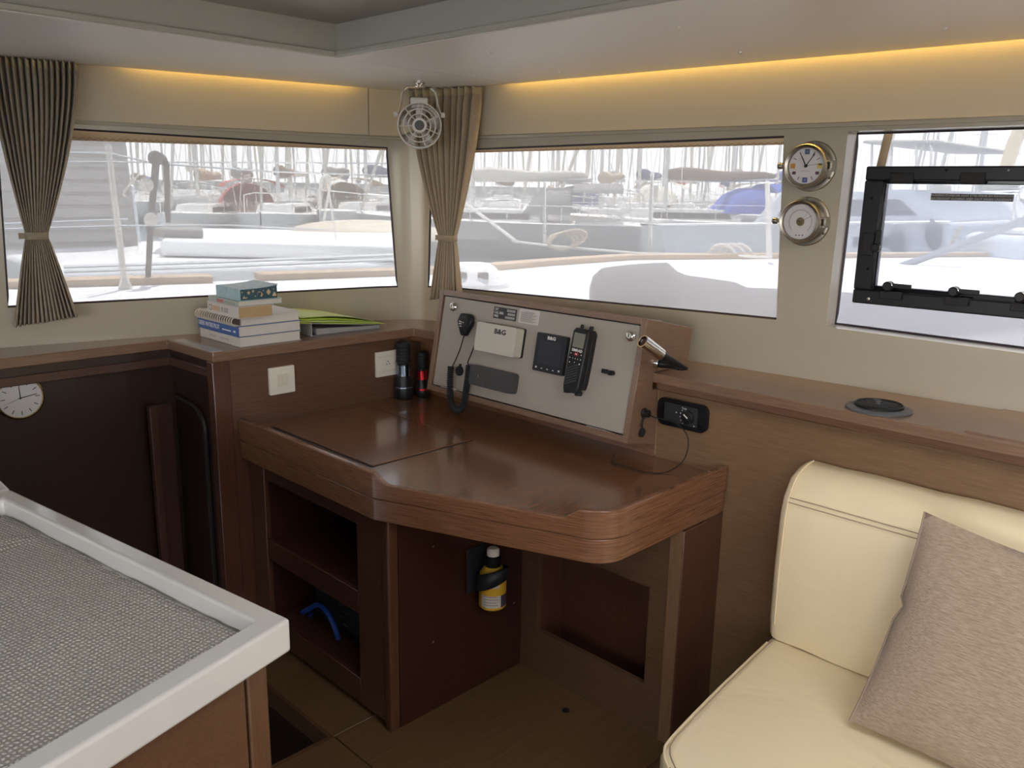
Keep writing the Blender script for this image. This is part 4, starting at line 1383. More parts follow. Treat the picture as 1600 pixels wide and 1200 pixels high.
# light switch and twin socket on the panel behind the table
def plate_on(name, label, cat, pts):
    q = [PX(px, py, 'y', 2.44) for px, py in pts]
    x0, x1 = (q[0].x + q[3].x) / 2, (q[1].x + q[2].x) / 2
    z0, z1 = (q[2].z + q[3].z) / 2, (q[0].z + q[1].z) / 2
    r = thing(name, ((x0 + x1) / 2, 2.44, z0), label, cat)
    T = frame((x0, 2.44, z0), (1, 0, 0), (0, 0, 1))
    MB(T).prism(rrect(0, x1 - x0, 0, z1 - z0, 0.003), 0.0, 0.009).build('frame', WHITEP, r, 0.002)
    return r, T, x1 - x0, z1 - z0
r, T, w, h = plate_on('light_switch', 'cream double rocker light switch on the panel behind the table', 'switch', ((417.5, 575), (457, 570), (459.5, 611), (421, 617)))
for k in range(2):
    x0 = w * 0.29 + k * w * 0.215
    MB(T).add([(x0, h * 0.27, 0.009), (x0 + w * 0.2, h * 0.27, 0.009), (x0 + w * 0.2, h * 0.73, 0.009), (x0, h * 0.73, 0.009), (x0, h * 0.27, 0.0105), (x0 + w * 0.2, h * 0.27, 0.0105), (x0 + w * 0.2, h * 0.73, 0.0145), (x0, h * 0.73, 0.0145)],
              [(0, 1, 2, 3), (4, 5, 6, 7), (0, 1, 5, 4), (1, 2, 6, 5), (2, 3, 7, 6), (3, 0, 4, 7)]).build('rocker', plain('rocker_cream', (0.72, 0.66, 0.56), 0.3), r, 0.0008)
MB(T).prism(rrect(w * 0.25, w * 0.75, h * 0.23, h * 0.77, 0.002), 0.0088, 0.0095).build('inner_frame', WHITEP, r)
q1 = PX(585, 550, 'y', 2.44)
r, T, w, h = plate_on('twin_socket', 'cream twin round power socket on the panel, partly behind the torches', 'socket', ((585, 550), (629, 545), (631, 583), (587, 588)))
MB(T).box(w * 0.06, w * 0.94, h * 0.20, h * 0.205, 0.0088, 0.0094).build('groove', plain('groove_shadow', (0.3, 0.27, 0.22), 0.6), r)
MB(T).box(w * 0.06, w * 0.94, h * 0.79, h * 0.795, 0.0088, 0.0094).build('groove', plain('groove_shadow', (0.3, 0.27, 0.22), 0.6), r)
for cx in (0.40, 0.78):
    s_ = MB(T).lathe([(0.0205, 0.009), (0.0205, 0.0105), (0.0185, 0.0105), (0.0175, 0.0094), (0.0, 0.0093)], (w * cx, h * 0.5, 0), seg=24).build('socket_well', WHITEP, r)
    for (dx, dy) in ((-0.006, -0.002), (0.006, -0.002), (0.0, 0.008)):
        MB(T).lathe([(0.0022, 0.0092), (0.0022, 0.0099)], (w * cx + dx, h * 0.5 + dy, 0), seg=10).build('pin_hole', BLACK, s_)

# two torches standing on the table
def torch(px, py, pt, dist_y, rad, label, bands, name):
    p = PX(px, py, 'y', dist_y)
    base = Vector((p.x, dist_y, Z_DESK + 0.0012))
    top = PX(pt[0], pt[1], 'y', dist_y).z
    H = top - base.z
    r = thing(name, base, label, 'torch')
    prof = [(rad * 1.0, 0.0), (rad * 1.08, 0.006), (rad * 1.08, H * 0.20), (rad * 0.98, H * 0.24), (rad * 0.98, H * 0.34), (rad * 0.80, H * 0.40), (rad * 0.76, H * 0.62)]
    MB().lathe(prof, base, seg=24).build('head', BLACK, r)
    gp = [(rad * 0.76, H * 0.621)]
    for k in range(5):
        a = H * (0.64 + 0.055 * k)
        gp += [(rad * 0.86, a), (rad * 0.86, a + H * 0.034), (rad * 0.78, a + H * 0.036), (rad * 0.78, a + H * 0.052)]
    gp += [(rad * 0.84, H * 0.925), (rad * 0.80, H * 0.975), (rad * 0.5, H), (0, H)]
    MB().lathe(gp, base, seg=24).build('grip', BLACK_R, r)
    for (f0, f1, rr, m) in bands:
        MB().lathe([(rad * rr * 0.9, H * f0), (rad * rr, H * f0 + 0.001), (rad * rr, H * f1 - 0.001), (rad * rr * 0.9, H * f1)], base, seg=24).build('band', m, r)
    return r
STEEL_B = plain('blued_steel', (0.22, 0.27, 0.33), 0.22, 1.0)
REDM = plain('red_anodised', (0.55, 0.02, 0.03), 0.25, 0.7)
torch(631, 616, (632, 533), 2.395, 0.031, 'large black torch with steel band standing beside the twin socket', ((0.40, 0.60, 0.84, STEEL_B), (0.19, 0.225, 1.10, STEEL_B)), 'torch')
torch(660, 613, (660, 549), 2.375, 0.022, 'slim black torch with bright red band standing beside the larger torch', ((0.36, 0.585, 0.86, REDM), (0.14, 0.19, 1.10, REDM)), 'torch')

# ================================================================ books and folders on the counter
def book(name, label, x0, x1, y0, y1, z, h, cov, page, rot=0.0, hollow=0.004, spine_text=None, soft=0.0):
    """lying book: spine faces the stairs (low x), page block shows on the near short edge"""
    c = Vector(((x0 + x1) / 2, (y0 + y1) / 2, z))
    T = Matrix.Translation(c) @ Matrix.Rotation(rot, 4, 'Z')
    w, d = (x1 - x0) / 2, (y1 - y0) / 2
    r = thing(name, c, label, 'book')
    th = 0.0018
    b = MB(T)
    n = 8
    def zz(t, base):
        return base + soft * t * t
    MB(T).box(-w, w, -d, d, 0, th).build('cover', cov, r, 0.0006)
    b = MB(T)
    rows = []
    for i in range(n + 1):
        t = i / n
        x = -w + 2 * w * t
        e = soft * (t ** 3)
        rows.append([(x, -d, h - th + e), (x, -d, h + e), (x, d, h + e), (x, d, h - th + e), (x, -d, h - th + e)])
    b.grid(rows)
    b.add(rows[0][:4], [(0, 1, 2, 3)])
    b.add(rows[-1][:4], [(0, 1, 2, 3)])
    b.build('cover', cov, r)
    b = MB(T)
    rows = []
    for i in range(n + 1):
        t = i / n
        x = -w + 0.003 + (2 * w - 0.003 - hollow) * t
        e = soft * (t ** 3)
        rows.append([(x, -d + hollow * 0.5, th + 0.0002), (x, -d + hollow * 0.5, h - th + e), (x, d - hollow * 0.5, h - th + e), (x, d - hollow * 0.5, th + 0.0002), (x, -d + hollow * 0.5, th + 0.0002)])
    b.grid(rows)
    b.add(rows[0][:4], [(0, 1, 2, 3)])
    b.add(rows[-1][:4], [(0, 1, 2, 3)])
    b.build('pages', page, r)
    MB(T).box(-w - 0.001, -w + 0.002, -d, d, 0.0003, h - 0.0003).build('spine', cov, r, 0.0008)
    ST = T @ frame((-w - 0.0012, d, h / 2), (0, -1, 0), (0, 0, 1))
    return r, ST, 2 * d
zb = Z_CNT + 0.0005
COVW = plain('cover_white', (0.62, 0.57, 0.51), 0.5)
COVB = plain('cover_blue', (0.045, 0.115, 0.33), 0.35)
r, ST, L = book('book', 'thick white paperback manual at the bottom of the book stack', 1.262, 1.482, 2.452, 2.728, zb, 0.031, COVW, PAPER)
for (u0, u1) in ((0.26, 0.40), (0.52, 0.74)):
    MB(ST).box(L * u0, L * u1, -0.003, 0.002, 0, 0.0004).build('spine_print', plain('faint_print', (0.50, 0.42, 0.42), 0.6), r)
zb += 0.0315
r, ST, L = book('book', 'blue pilot book second from the bottom of the stack, white title on the spine', 1.258, 1.484, 2.452, 2.730, zb, 0.035, COVB, PAPER)
lettering('GREEK WATERS PILOT', 0.0205, ST @ Matrix.Translation((0.006, 0.001, 0.0004)), WHITE_INK, r, align='LEFT', squeeze=0.72, bold=0.010)
MB(ST).box(L * 0.62, L * 0.83, -0.004, 0.0, 0, 0.0004).build('spine_print', WHITE_INK, r)
MB(ST).box(L * 0.89, L * 0.94, -0.004, 0.002, 0, 0.0004).build('spine_print', WHITE_INK, r)
zb += 0.0355
r, ST, L = book('ring_notebook', 'white spiral-bound book in the middle of the stack above the blue one', 1.268, 1.482, 2.455, 2.725, zb, 0.026, COVW, PAPER, soft=0.005)
r['category'] = 'notebook'
for ch in list(r.children):
    if ch.name.startswith('spine'):
        bpy.data.objects.remove(ch)
MB().box(1.2655, 1.2675, 2.458, 2.722, zb + 0.002, zb + 0.024).build('binding_edge', plain('binding_brown', (0.12, 0.08, 0.06), 0.8), r)
for k in range(17):
    yy = 2.466 + k * 0.0155
    ring = [(1.262 + 0.016 * math.cos(a_) - 0.002, yy + 0.003 * math.sin(a_ / 2), zb + 0.0135 + 0.0145 * math.sin(a_)) for a_ in [2 * math.pi * q / 12 for q in range(12)]]
    MB().tube(ring, 0.0024, 5, closed=True).build('wire_ring', plain('ring_wire', (0.62, 0.55, 0.46), 0.4), r)
zb += 0.0300
z4 = zb
c0 = PX(373, 499, 'z', z4)
c1 = PX(318, 479, 'z', z4)
c2 = PX(440, 496, 'z', z4)
r, ST, L = book('book', 'pale paperback with yellowed page edges, third from the top of the stack', c0.x, c2.x, c0.y, c0.y + 0.205, zb, 0.038, COVW, plain('yellowed_paper', (0.47, 0.32, 0.17), 0.8, bump=0.3, bscale=400))
MB(ST).box(L * 0.06, L * 0.15, -0.009, 0.009, 0, 0.0004).build('spine_print', plain('print_brown', (0.25, 0.2, 0.16), 0.6), r)
MB(ST).box(L * 0.072, L * 0.138, -0.006, 0.006, 0.0003, 0.0006).build('spine_print', COVW, r)
for (u0, u1, mt) in ((0.18, 0.43, plain('print_orange', (0.60, 0.36, 0.22), 0.6)), (0.47, 0.53, plain('print_grey2', (0.36, 0.33, 0.30), 0.6)), (0.56, 0.70, plain('print_grey2', (0.36, 0.33, 0.30), 0.6))):
    nl = max(2, int((u1 - u0) * 24))
    for k in range(nl):
        a_ = u0 + (u1 - u0) * k / nl
        MB(ST).box(L * a_, L * (a_ + 0.7 * (u1 - u0) / nl), -0.008, 0.008, 0, 0.0004).build('spine_print', mt, r)
zb += 0.0385
c0 = PX(372, 480, 'z', zb)
c2 = PX(438, 471.5, 'z', zb)
GRNC = plain('cover_pale_green', (0.42, 0.46, 0.40), 0.5)
r, ST, L = book('book', 'thin pale green paperback with red spine print, second from the top of the stack', c0.x, c0.x + 0.155, c0.y, c0.y + 0.195, zb, 0.0175, GRNC, PAPER)
MB(ST).box(L * 0.30, L * 0.53, -0.005, 0.005, 0, 0.0004).build('spine_print', plain('print_red', (0.50, 0.16, 0.15), 0.6), r)
for k in range(5):
    MB(ST).box(L * (0.56 + 0.075 * k), L * (0.61 + 0.075 * k), -0.006, 0.004, 0, 0.0004).build('spine_print', plain('print_grey2', (0.36, 0.33, 0.30), 0.6), r)
zb += 0.018
c0 = PX(375.5, 471, 'z', zb)
c2 = PX(433.5, 470, 'z', zb)
TEAL = plain('teal_edge', (0.03, 0.085, 0.11), 0.5, var=0.5, vscale=60)
COVT = plain('cover_aqua', (0.36, 0.50, 0.52), 0.4, var=0.25, vscale=40)
y1_ = c0.y + 0.155
r, ST, L = book('book', 'topmost paperback of the stack, aqua cover and dark teal page edges with gold motifs', c0.x, c0.x + 0.132, c0.y, y1_, zb, 0.037, COVT, TEAL, soft=0.008)
GM = plain('gold_motif', (0.58, 0.44, 0.26), 0.5)
ET = frame((c0.x, c0.y + 0.0018, zb), (1, 0, 0), (0, 0, 1))
def star(cx, cy, s_, n_=4, k_=0.35):
    return [(cx + s_ * (1 if q % 2 == 0 else k_) * math.sin(math.pi * q / n_), cy + s_ * (1 if q % 2 == 0 else k_) * math.cos(math.pi * q / n_)) for q in range(2 * n_)]
for (cx, cy, s_, n_, k_) in ((0.014, 0.010, 0.006, 3, 0.5), (0.030, 0.024, 0.007, 5, 0.45), (0.022, 0.009, 0.004, 4, 0.4), (0.045, 0.028, 0.006, 5, 0.4), (0.098, 0.022, 0.010, 2, 0.75), (0.118, 0.013, 0.009, 3, 0.6), (0.052, 0.012, 0.003, 4, 0.4), (0.080, 0.028, 0.0025, 4, 0.5), (0.116, 0.030, 0.0025, 4, 0.5), (0.008, 0.027, 0.003, 4, 0.4)):
    MB(ET).prism(star(cx, cy, s_, n_, k_), 0.0, 0.0006).build('gold_motif', GM, r)
moon = arc((0.068, 0.016), 0.009, -60, 200, 12) + arc((0.0655, 0.0185), 0.0075, 200, -60, 12)
MB(ET).prism(moon, 0.0, 0.0006).build('gold_motif', GM, r)

# ring binder with a lime folder on top
k0 = PX(488, 526, 'z', Z_CNT)
bn = thing('ring_binder', k0, 'grey lever binder lying on the counter under the lime green folder', 'binder')
BT = frame((k0.x, k0.y, Z_CNT + 0.0005), (0.985, -0.06, 0), (0.06, 0.985, 0))
GREYB = plain('binder_grey', (0.20, 0.20, 0.21), 0.4)
BW, BH_ = 0.285, 0.235
MB(BT).box(0, BW, 0, BH_, 0, 0.0025).build('cover', GREYB, bn, 0.0006)
sp_ = MB(BT).box(-0.0025, 0, 0, BH_, 0, 0.046).build('spine', plain('binder_spine', (0.46, 0.44, 0.43), 0.5, bump=0.3, bscale=300), bn, 0.0008)
MB(BT).hexa([(0, 0, 0.0435), (BW, 0, 0.012), (BW, BH_, 0.012), (0, BH_, 0.0435)], [(0, 0, 0.046), (BW, 0, 0.0145), (BW, BH_, 0.0145), (0, BH_, 0.046)]).build('cover', GREYB, bn)
MB(BT).hexa([(0.02, 0.006, 0.003), (BW - 0.01, 0.006, 0.003), (BW - 0.01, BH_ - 0.006, 0.003), (0.02, BH_ - 0.006, 0.003)], [(0.02, 0.006, 0.024), (BW - 0.01, 0.006, 0.0125), (BW - 0.01, BH_ - 0.006, 0.0125), (0.02, BH_ - 0.006, 0.024)]).build('papers', plain('binder_papers', (0.30, 0.29, 0.28), 0.7), bn)
LIME = plain('lime_card', (0.50, 0.62, 0.10), 0.45)
LIME2 = plain('lime_card_light', (0.60, 0.68, 0.28), 0.45)
fl = thing('lime_folder', BT @ Vector((0.1, 0.1, 0.05)), 'lime green card folder lying tilted on the grey binder', 'folder')
def sheetf(z00, z10, curl, x0, x1, y0, y1, skew):
    rows = []
    for i in range(13):
        t = i / 12
        x = x0 + (x1 - x0) * t
        row = []
        for j in range(5):
            s_ = j / 4
            z = z00 + (z10 - z00) * t + curl * math.sin(math.pi * t) + 0.006 * (1 - t) * s_
            row.append((x + skew * s_, y0 + (y1 - y0) * s_ * (1.0), z))
        rows.append(row)
    return rows
for k, (z00, z10, curl, m) in enumerate(((0.049, 0.017, 0.000, LIME), (0.053, 0.0178, 0.004, LIME2), (0.058, 0.0186, 0.008, LIME), (0.066, 0.0194, 0.014, LIME2))):
    MB(BT).grid(sheetf(z00, z10, curl, -0.045 + 0.004 * k, 0.298 - 0.003 * k, 0.003 * k, 0.222, -0.02)).build('leaf', m, fl, solid=0.0009)
for q in (0.05, 0.13):
    MB(BT).lathe([(0.004, 0.0), (0.004, 0.0008)], (-0.036, 0.03 + q, 0.0705 + 0.004 * q), seg=12).build('punch_hole', BLACK, fl)

# ================================================================ air vent on the side counter
vc = (PX(1322, 634, 'z', Z_CNT) + PX(1425, 645, 'z', Z_CNT)) / 2
vc.z = Z_CNT + 0.0003
vt = thing('air_vent', vc, 'round black slatted air vent set in the side counter', 'vent')
R_ = 0.076
VENT = plain('vent_grey', (0.085, 0.083, 0.085), 0.4)
MB().lathe([(R_, 0.0), (R_, 0.004), (R_ * 0.78, 0.008), (R_ * 0.74, 0.008), (R_ * 0.74, 0.0)], vc, seg=40, caps=False).build('flange', VENT, vt)
MB().lathe([(R_ * 0.735, 0.001), (R_ * 0.735, 0.013), (R_ * 0.70, 0.015), (R_ * 0.68, 0.013), (R_ * 0.66, 0.001)], vc, seg=36, caps=False).build('collar', BLACK, vt)
MB().lathe([(R_ * 0.66, 0.0), (R_ * 0.66, 0.002)], vc, seg=30).build('throat', BLACK_G, vt)
for k in range(-3, 4):
    o_ = k * R_ * 0.175
    hwid = math.sqrt(max(1e-6, (R_ * 0.65) ** 2 - o_ ** 2))
    MB(Matrix.Translation(vc + Vector((o_, 0, 0.0105))) @ Matrix.Rotation(0.5, 4, 'Y')).box(-0.0035, 0.0035, -hwid, hwid, -0.0009, 0.0009).build('slat', VENT, vt)
MB().lathe([(0.007, 0.008), (0.007, 0.0175), (0.005, 0.0185)], vc + Vector((0.008, 0.006, 0)), seg=14).build('knob', VENT, vt)
for a_ in (100, 340):
    MB().lathe([(0.004, 0.0045), (0.003, 0.0065)], vc + Vector((R_ * 0.88 * math.cos(math.radians(a_)), R_ * 0.88 * math.sin(math.radians(a_)), 0)), seg=10).build('screw', NICKEL, vt)

# ================================================================ curtains
CURT = weave('taupe_curtain', (0.26, 0.212, 0.152), (0.37, 0.305, 0.228), (500, 500, 300), 0.9, 0.25)
CURT2 = weave('beige_curtain', (0.29, 0.222, 0.150), (0.41, 0.33, 0.235), (500, 500, 300), 0.9, 0.25)
def curtain(name, label, P_l, P_r, mid, bot, zt, zm, zb, npl, mat, into, amp_top):
    """P_l..P_r head ends, mid = (left, right) at the tie, bot = (left, right) at the hem, along the head line 0..1"""
    P_l, P_r = Vector(P_l), Vector(P_r)
    dirn = (P_r - P_l)
    nrm = Vector(into).normalized()
    root = thing(name, (P_l.x, P_l.y, zb), label, 'curtain')
    NZ, NC = 44, npl * 10
    rows = []
    for i in range(NZ + 1):
        z = zt + (zb - zt) * i / NZ
        if z > zm:
            t = (zt - z) / (zt - zm)
            e = t ** 1.5
            l_, r_ = 0.0 * (1 - e) + mid[0] * e, 1.0 * (1 - e) + mid[1] * e
            amp = amp_top * (1 - 0.62 * e)
        else:
            t = (zm - z) / (zm - zb)
            e = t ** 0.9
            l_, r_ = mid[0] + (bot[0] - mid[0]) * e, mid[1] + (bot[1] - mid[1]) * e
            amp = amp_top * (0.38 + 0.40 * e)
        row = []
        for j in range(NC + 1):
            s_ = j / NC
            ph = s_ * npl * 2 * math.pi
            saw = 1 - 2 * abs(math.cos(ph / 2 + 0.3 * math.sin(s_ * 9))) ** 4
            off = amp * saw * (1 + 0.25 * math.sin(s_ * 17))
            if i < 3:
                off *= 0.75
            x = l_ + (r_ - l_) * (s_ + 0.010 * math.cos(ph) * (1 - 0.5 * s_))
            q = P_l + dirn * x + nrm * off
            zz_ = z
            if i == NZ:
                zz_ += bot[2] * s_
            elif z <= zm:
                zz_ += bot[2] * s_ * ((zm - z) / (zm - zb))
            row.append((q.x, q.y, zz_ + (0.004 * math.sin(ph) if i == 0 else 0)))
        rows.append(row)
    MB().grid(rows).build('drape', mat, root, ang=80, solid=0.0015)
    hd = []
    for i in range(2):
        hd.append([(r_[0], r_[1], r_[2]) for r_ in [rows[0][j] for j in range(0, NC + 1)]] if i == 0 else [(q[0], q[1], q[2] - 0.022) for q in rows[0]])
    MB().grid([[(Vector(p) + nrm * 0.003).to_tuple() for p in r_] for r_ in hd]).build('header_tape', plain('header_tape', (0.46, 0.36, 0.20), 0.9), root)
    # tie-back band
    c = P_l + dirn * ((mid[0] + mid[1]) / 2)
    hw_ = dirn.length * (mid[1] - mid[0]) / 2 + 0.002
    ring = []
    d = dirn.normalized()
    n2 = 22
    rr = []
    for k in range(n2 + 1):
        a_ = 2 * math.pi * k / n2
        q = c + d * (hw_ * math.copysign(abs(math.cos(a_)) ** 0.6, math.cos(a_))) + nrm * ((amp_top * 0.62 + 0.006) * math.copysign(abs(math.sin(a_)) ** 0.7, math.sin(a_)))
        rr.append([(q.x, q.y, zm - 0.011), (q.x, q.y, zm + 0.011)])
    tb_ = MB().grid(rr).build('tieback', mat, root, solid=0.002)
    e0 = c - d * (hw_ + 0.012)
    MB(frame((e0.x, e0.y, zm), (d.x, d.y, 0), (0, 0, 1))).box(-0.005, 0.014, -0.009, 0.009, -0.0015, 0.0015).build('tieback_tab', mat, tb_)
    return root
# left curtain hangs on the front wall
fl_, fr_ = PX(-26, 80, 'y', 2.845), PX(118, 92, 'y', 2.815)
xm = lambda px, py: (PX(px, py, 'y', 2.83).x - fl_.x) / (fr_.x - fl_.x)
def fhead(x):
    return Vector((x, front_y(x) - 0.060, 0))
A_, B2 = fhead(fl_.x), fhead(fr_.x)
curtain('curtain', 'dark taupe pleated curtain tied back at the left of the front window', A_, B2,
        (xm(41, 365), xm(73, 365)), (xm(25, 515), xm(119, 495), 0.020), Z_CEIL - 0.002, 1.338, 1.066, 15, CURT, (-0.22, -0.97, 0), 0.024)
A_, B2 = Vector((2.015, 2.530, 0)), Vector((2.085, 2.228, 0))
nw = Vector((-(B2 - A_).y, (B2 - A_).x, 0)).normalized()
pn = Vector((nw.x, nw.y, 0))
def xr(px, py):
    return (PN(px, py, A_, pn) - A_).dot((B2 - A_).normalized()) / (B2 - A_).length
curtain('curtain', 'beige pleated curtain tied back in the corner behind the fan', A_, B2,
        (xr(687, 372), xr(712, 372)), (xr(674, 468), xr(720, 468), 0.03), Z_CEIL - 0.002, PN(700, 372, A_, pn).z, PN(690, 470, A_, pn).z, 10, CURT2, (-0.97, -0.22, 0), 0.019)
# slim black blind handle standing behind the corner curtain
q0, q1 = PX(712, 384, 'x', 2.125), PX(711, 449, 'x', 2.125)
ph_ = thing('blind_pull', q1, 'slim black vertical blind pull at the foot of the corner curtain', 'blind pull')
MB().tube([q0, q1], 0.0042, 8).build('rod', BLACK, ph_)
MB().lathe([(0.007, 0.0), (0.007, 0.006), (0.004, 0.008)], q1, (-1, 0, 0), 12).build('mount', BLACK, ph_)

# ================================================================ fan under the ceiling
FANW = plain('fan_white', (0.70, 0.66, 0.60), 0.4)
FANC = glassy('fan_grille_clear', (0.93, 0.92, 0.9), 0.06)
fm = PX(656, 130, 'z', Z_CEIL)
fan = thing('cabin_fan', fm, 'small white cabin fan hanging from the ceiling beside the corner curtain', 'fan')
fc = PX(655.5, 196, 'x', fm.x - 0.045)
axf = (CAM - fc).normalized()
axf = (axf + Vector((0.0, 0.0, 0.04))).normalized()
Rf = 0.0745
FT = frame(fc, axf.cross(Vector((0, 0, 1))).normalized() * -1, Vector((0, 0, 1)))
if (FT.to_3x3() @ Vector((0, 0, 1))).dot(axf) < 0:
    FT = frame(fc, axf.cross(Vector((0, 0, 1))).normalized(), Vector((0, 0, 1)))
MB(FT).lathe([(Rf * 0.96, 0.0), (Rf, -0.004), (Rf, -0.055), (Rf * 0.9, -0.068), (Rf * 0.86, -0.066), (Rf * 0.95, -0.052), (Rf * 0.95, -0.006), (Rf * 0.92, 0.0)], (0, 0, 0), seg=40, caps=False).build('housing', FANW, fan)
for f_ in (0.97, 0.72, 0.50):
    ring = [(Rf * f_ * math.cos(2 * math.pi * k / 36), Rf * f_ * math.sin(2 * math.pi * k / 36), 0.004) for k in range(36)]
    MB(FT).tube(ring, 0.0022, 6, closed=True).build('grille_ring', FANW, fan)
for k in range(7):
    a_ = 2 * math.pi * k / 7 + 0.5
    MB(FT).tube([(Rf * 0.28 * math.cos(a_), Rf * 0.28 * math.sin(a_), 0.005), (Rf * 0.97 * math.cos(a_), Rf * 0.97 * math.sin(a_), 0.003)], 0.0017, 6).build('grille_spoke', FANW, fan)
hub = MB(FT).lathe([(0.0, -0.03), (Rf * 0.34, -0.03), (Rf * 0.34, 0.004), (Rf * 0.30, 0.008), (0.0, 0.008)], seg=28, caps=False).build('hub', FANW, fan)
MB(FT).lathe([(Rf * 0.22, 0.008), (Rf * 0.20, 0.011), (0, 0.0112)], seg=24, caps=False).build('hub_badge', plain('badge_grey', (0.08, 0.085, 0.09), 0.5), hub)
for k in range(5):
    a_ = 2 * math.pi * k / 5
    B3 = FT @ Matrix.Rotation(a_, 4, 'Z') @ Matrix.Rotation(0.5, 4, 'X')
    MB(B3).add([(Rf * 0.30, -0.012, -0.022), (Rf * 0.88, -0.026, -0.026), (Rf * 0.90, 0.020, -0.024), (Rf * 0.30, 0.012, -0.022)], [(0, 1, 2, 3)]).build('blade', plain('fan_blade', (0.62, 0.60, 0.56), 0.35), fan, solid=0.0015)
MB(FT).box(-0.030, 0.030, Rf * 0.78, Rf * 1.22, -0.052, -0.012).build('motor_case', FANW, fan, 0.006)
up = [(-Rf * 0.98, Rf * 0.5, -0.028), (-Rf * 0.84, Rf * 0.9, -0.028), (-Rf * 0.74, Rf * 1.45, -0.028), (-Rf * 0.52, Rf * 1.68, -0.028), (Rf * 0.52, Rf * 1.68, -0.028), (Rf * 0.74, Rf * 1.45, -0.028), (Rf * 0.84, Rf * 0.9, -0.028), (Rf * 0.98, Rf * 0.5, -0.028)]
br_ = MB(FT).tube(smooth_path(up[:4], 5) + smooth_path(up[4:], 5), 0.0040, 8).build('bracket', CHROME, fan)
for sx in (-1, 1):
    MB(FT).lathe([(0.009, 0.0), (0.009, 0.010), (0.006, 0.013)], (sx * Rf * 0.98, Rf * 0.5, -0.028), (sx, 0, 0), 14).build('clamp_knob', FANW, br_)
topw = FT @ Vector((0, Rf * 1.68, -0.028))
MB().lathe([(0.020, 0.0), (0.020, -0.006), (0.010, -0.010), (0.008, topw.z - Z_CEIL)], (topw.x, topw.y, Z_CEIL), seg=20).build('ceiling_mount', CHROME, fan)

# ================================================================ brass clock and barometer
def instrument(px, py, label, name):
    s_, z_ = wall_hit(px, py)
    p = W3(s_, z_, 0.0)
    n_ = Vector((*(plan_pt(s_, 0.0) - plan_pt(s_, 0.1)), 0)).normalized()
    T = frame(p, Vector((0, 0, 1)).cross(n_), (0, 0, 1))
    if (T.to_3x3() @ Vector((0, 0, 1))).dot(n_) < 0:
        T = frame(p, n_.cross(Vector((0, 0, 1))), (0, 0, 1))
    r = thing(name, p, label, name)
    R0 = 0.066
    MB(T).lathe([(R0, 0.0), (R0, 0.004), (R0 * 0.97, 0.006), (R0 * 0.84, 0.007), (R0 * 0.80, 0.007)], seg=44).build('wall_flange', NICKEL, r)
    MB(T).lathe([(R0 * 0.80, 0.006), (R0 * 0.80, 0.036), (R0 * 0.86, 0.038), (R0 * 0.86, 0.050), (R0 * 0.82, 0.053), (R0 * 0.72, 0.050), (R0 * 0.70, 0.042)], seg=44, caps=False).build('case', NICKEL, r)
    dial = MB(T).lathe([(R0 * 0.71, 0.040), (R0 * 0.71, 0.0415)], seg=40).build('dial', plain('dial_white', (0.58, 0.56, 0.55), 0.5), r)
    MB(T).lathe([(R0 * 0.705, 0.0485), (R0 * 0.705, 0.049)], seg=36).build('glass', glassy('dial_glass', (1, 1, 1), 0.015), r)
    for a_ in (90, 210, 330):
        MB(T).lathe([(0.0042, 0.006), (0.0036, 0.0085)], (R0 * 0.91 * math.cos(math.radians(a_)), R0 * 0.91 * math.sin(math.radians(a_)), 0), seg=12).build('screw', CHROME, r)
    hg = MB(T).box(R0 * 0.80, R0 * 0.98, -0.014, -0.008, 0.030, 0.046)
    hg.box(R0 * 0.80, R0 * 0.98, 0.008, 0.014, 0.030, 0.046)
    hg.box(R0 * 0.90, R0 * 0.99, -0.014, 0.014, 0.004, 0.034)
    hg.build('hinge', NICKEL, r, 0.001)
    kn = MB(T).box(-R0 * 1.0, -R0 * 0.84, -0.005, 0.005, 0.036, 0.050)
    kn.build('catch', NICKEL, r, 0.001)
    MB(T).lathe([(0.008, 0.0), (0.009, 0.004), (0.009, 0.010), (0.006, 0.013)], (-R0 * 0.98, 0, 0.043), (-1, 0, 0), 12).build('catch_screw', NICKEL, r)
    return r, T, R0, dial
def hand(T, parent, ang_, L, w, z, mat=BLACK):
    M_ = T @ Matrix.Rotation(math.radians(-ang_), 4, 'Z')
    MB(M_).add([(-w, -L * 0.12, z), (w, -L * 0.12, z), (w * 0.6, L, z), (-w * 0.6, L, z), (-w, -L * 0.12, z + 0.0006), (w, -L * 0.12, z + 0.0006), (w * 0.6, L, z + 0.0006), (-w * 0.6, L, z + 0.0006)],
               [(0, 1, 2, 3), (4, 5, 6, 7), (0, 1, 5, 4), (1, 2, 6, 5), (2, 3, 7, 6), (3, 0, 4, 7)]).build('hand', mat, parent)
r, T, R0, dial = instrument(1269, 260, 'round nickel ship clock with coloured flags on its dial, upper of the two', 'ship clock')
r.name = 'ship_clock'
hand(T, r, -28, R0 * 0.46, 0.0016, 0.0432)
hand(T, r, 35, R0 * 0.56, 0.0012, 0.0440)
hand(T, r, 82, R0 * 0.60, 0.0005, 0.0446)
MB(T).lathe([(0.0035, 0.0415), (0.0035, 0.0462)], seg=14).build('hand_hub', BLACK, r)
FLAG = {0: [(0.05, 0.09, 0.20)], 3: [(0.62, 0.45, 0.10), (0.10, 0.08, 0.05)], 6: [(0.06, 0.08, 0.26)], 9: [(0.58, 0.27, 0.06)]}
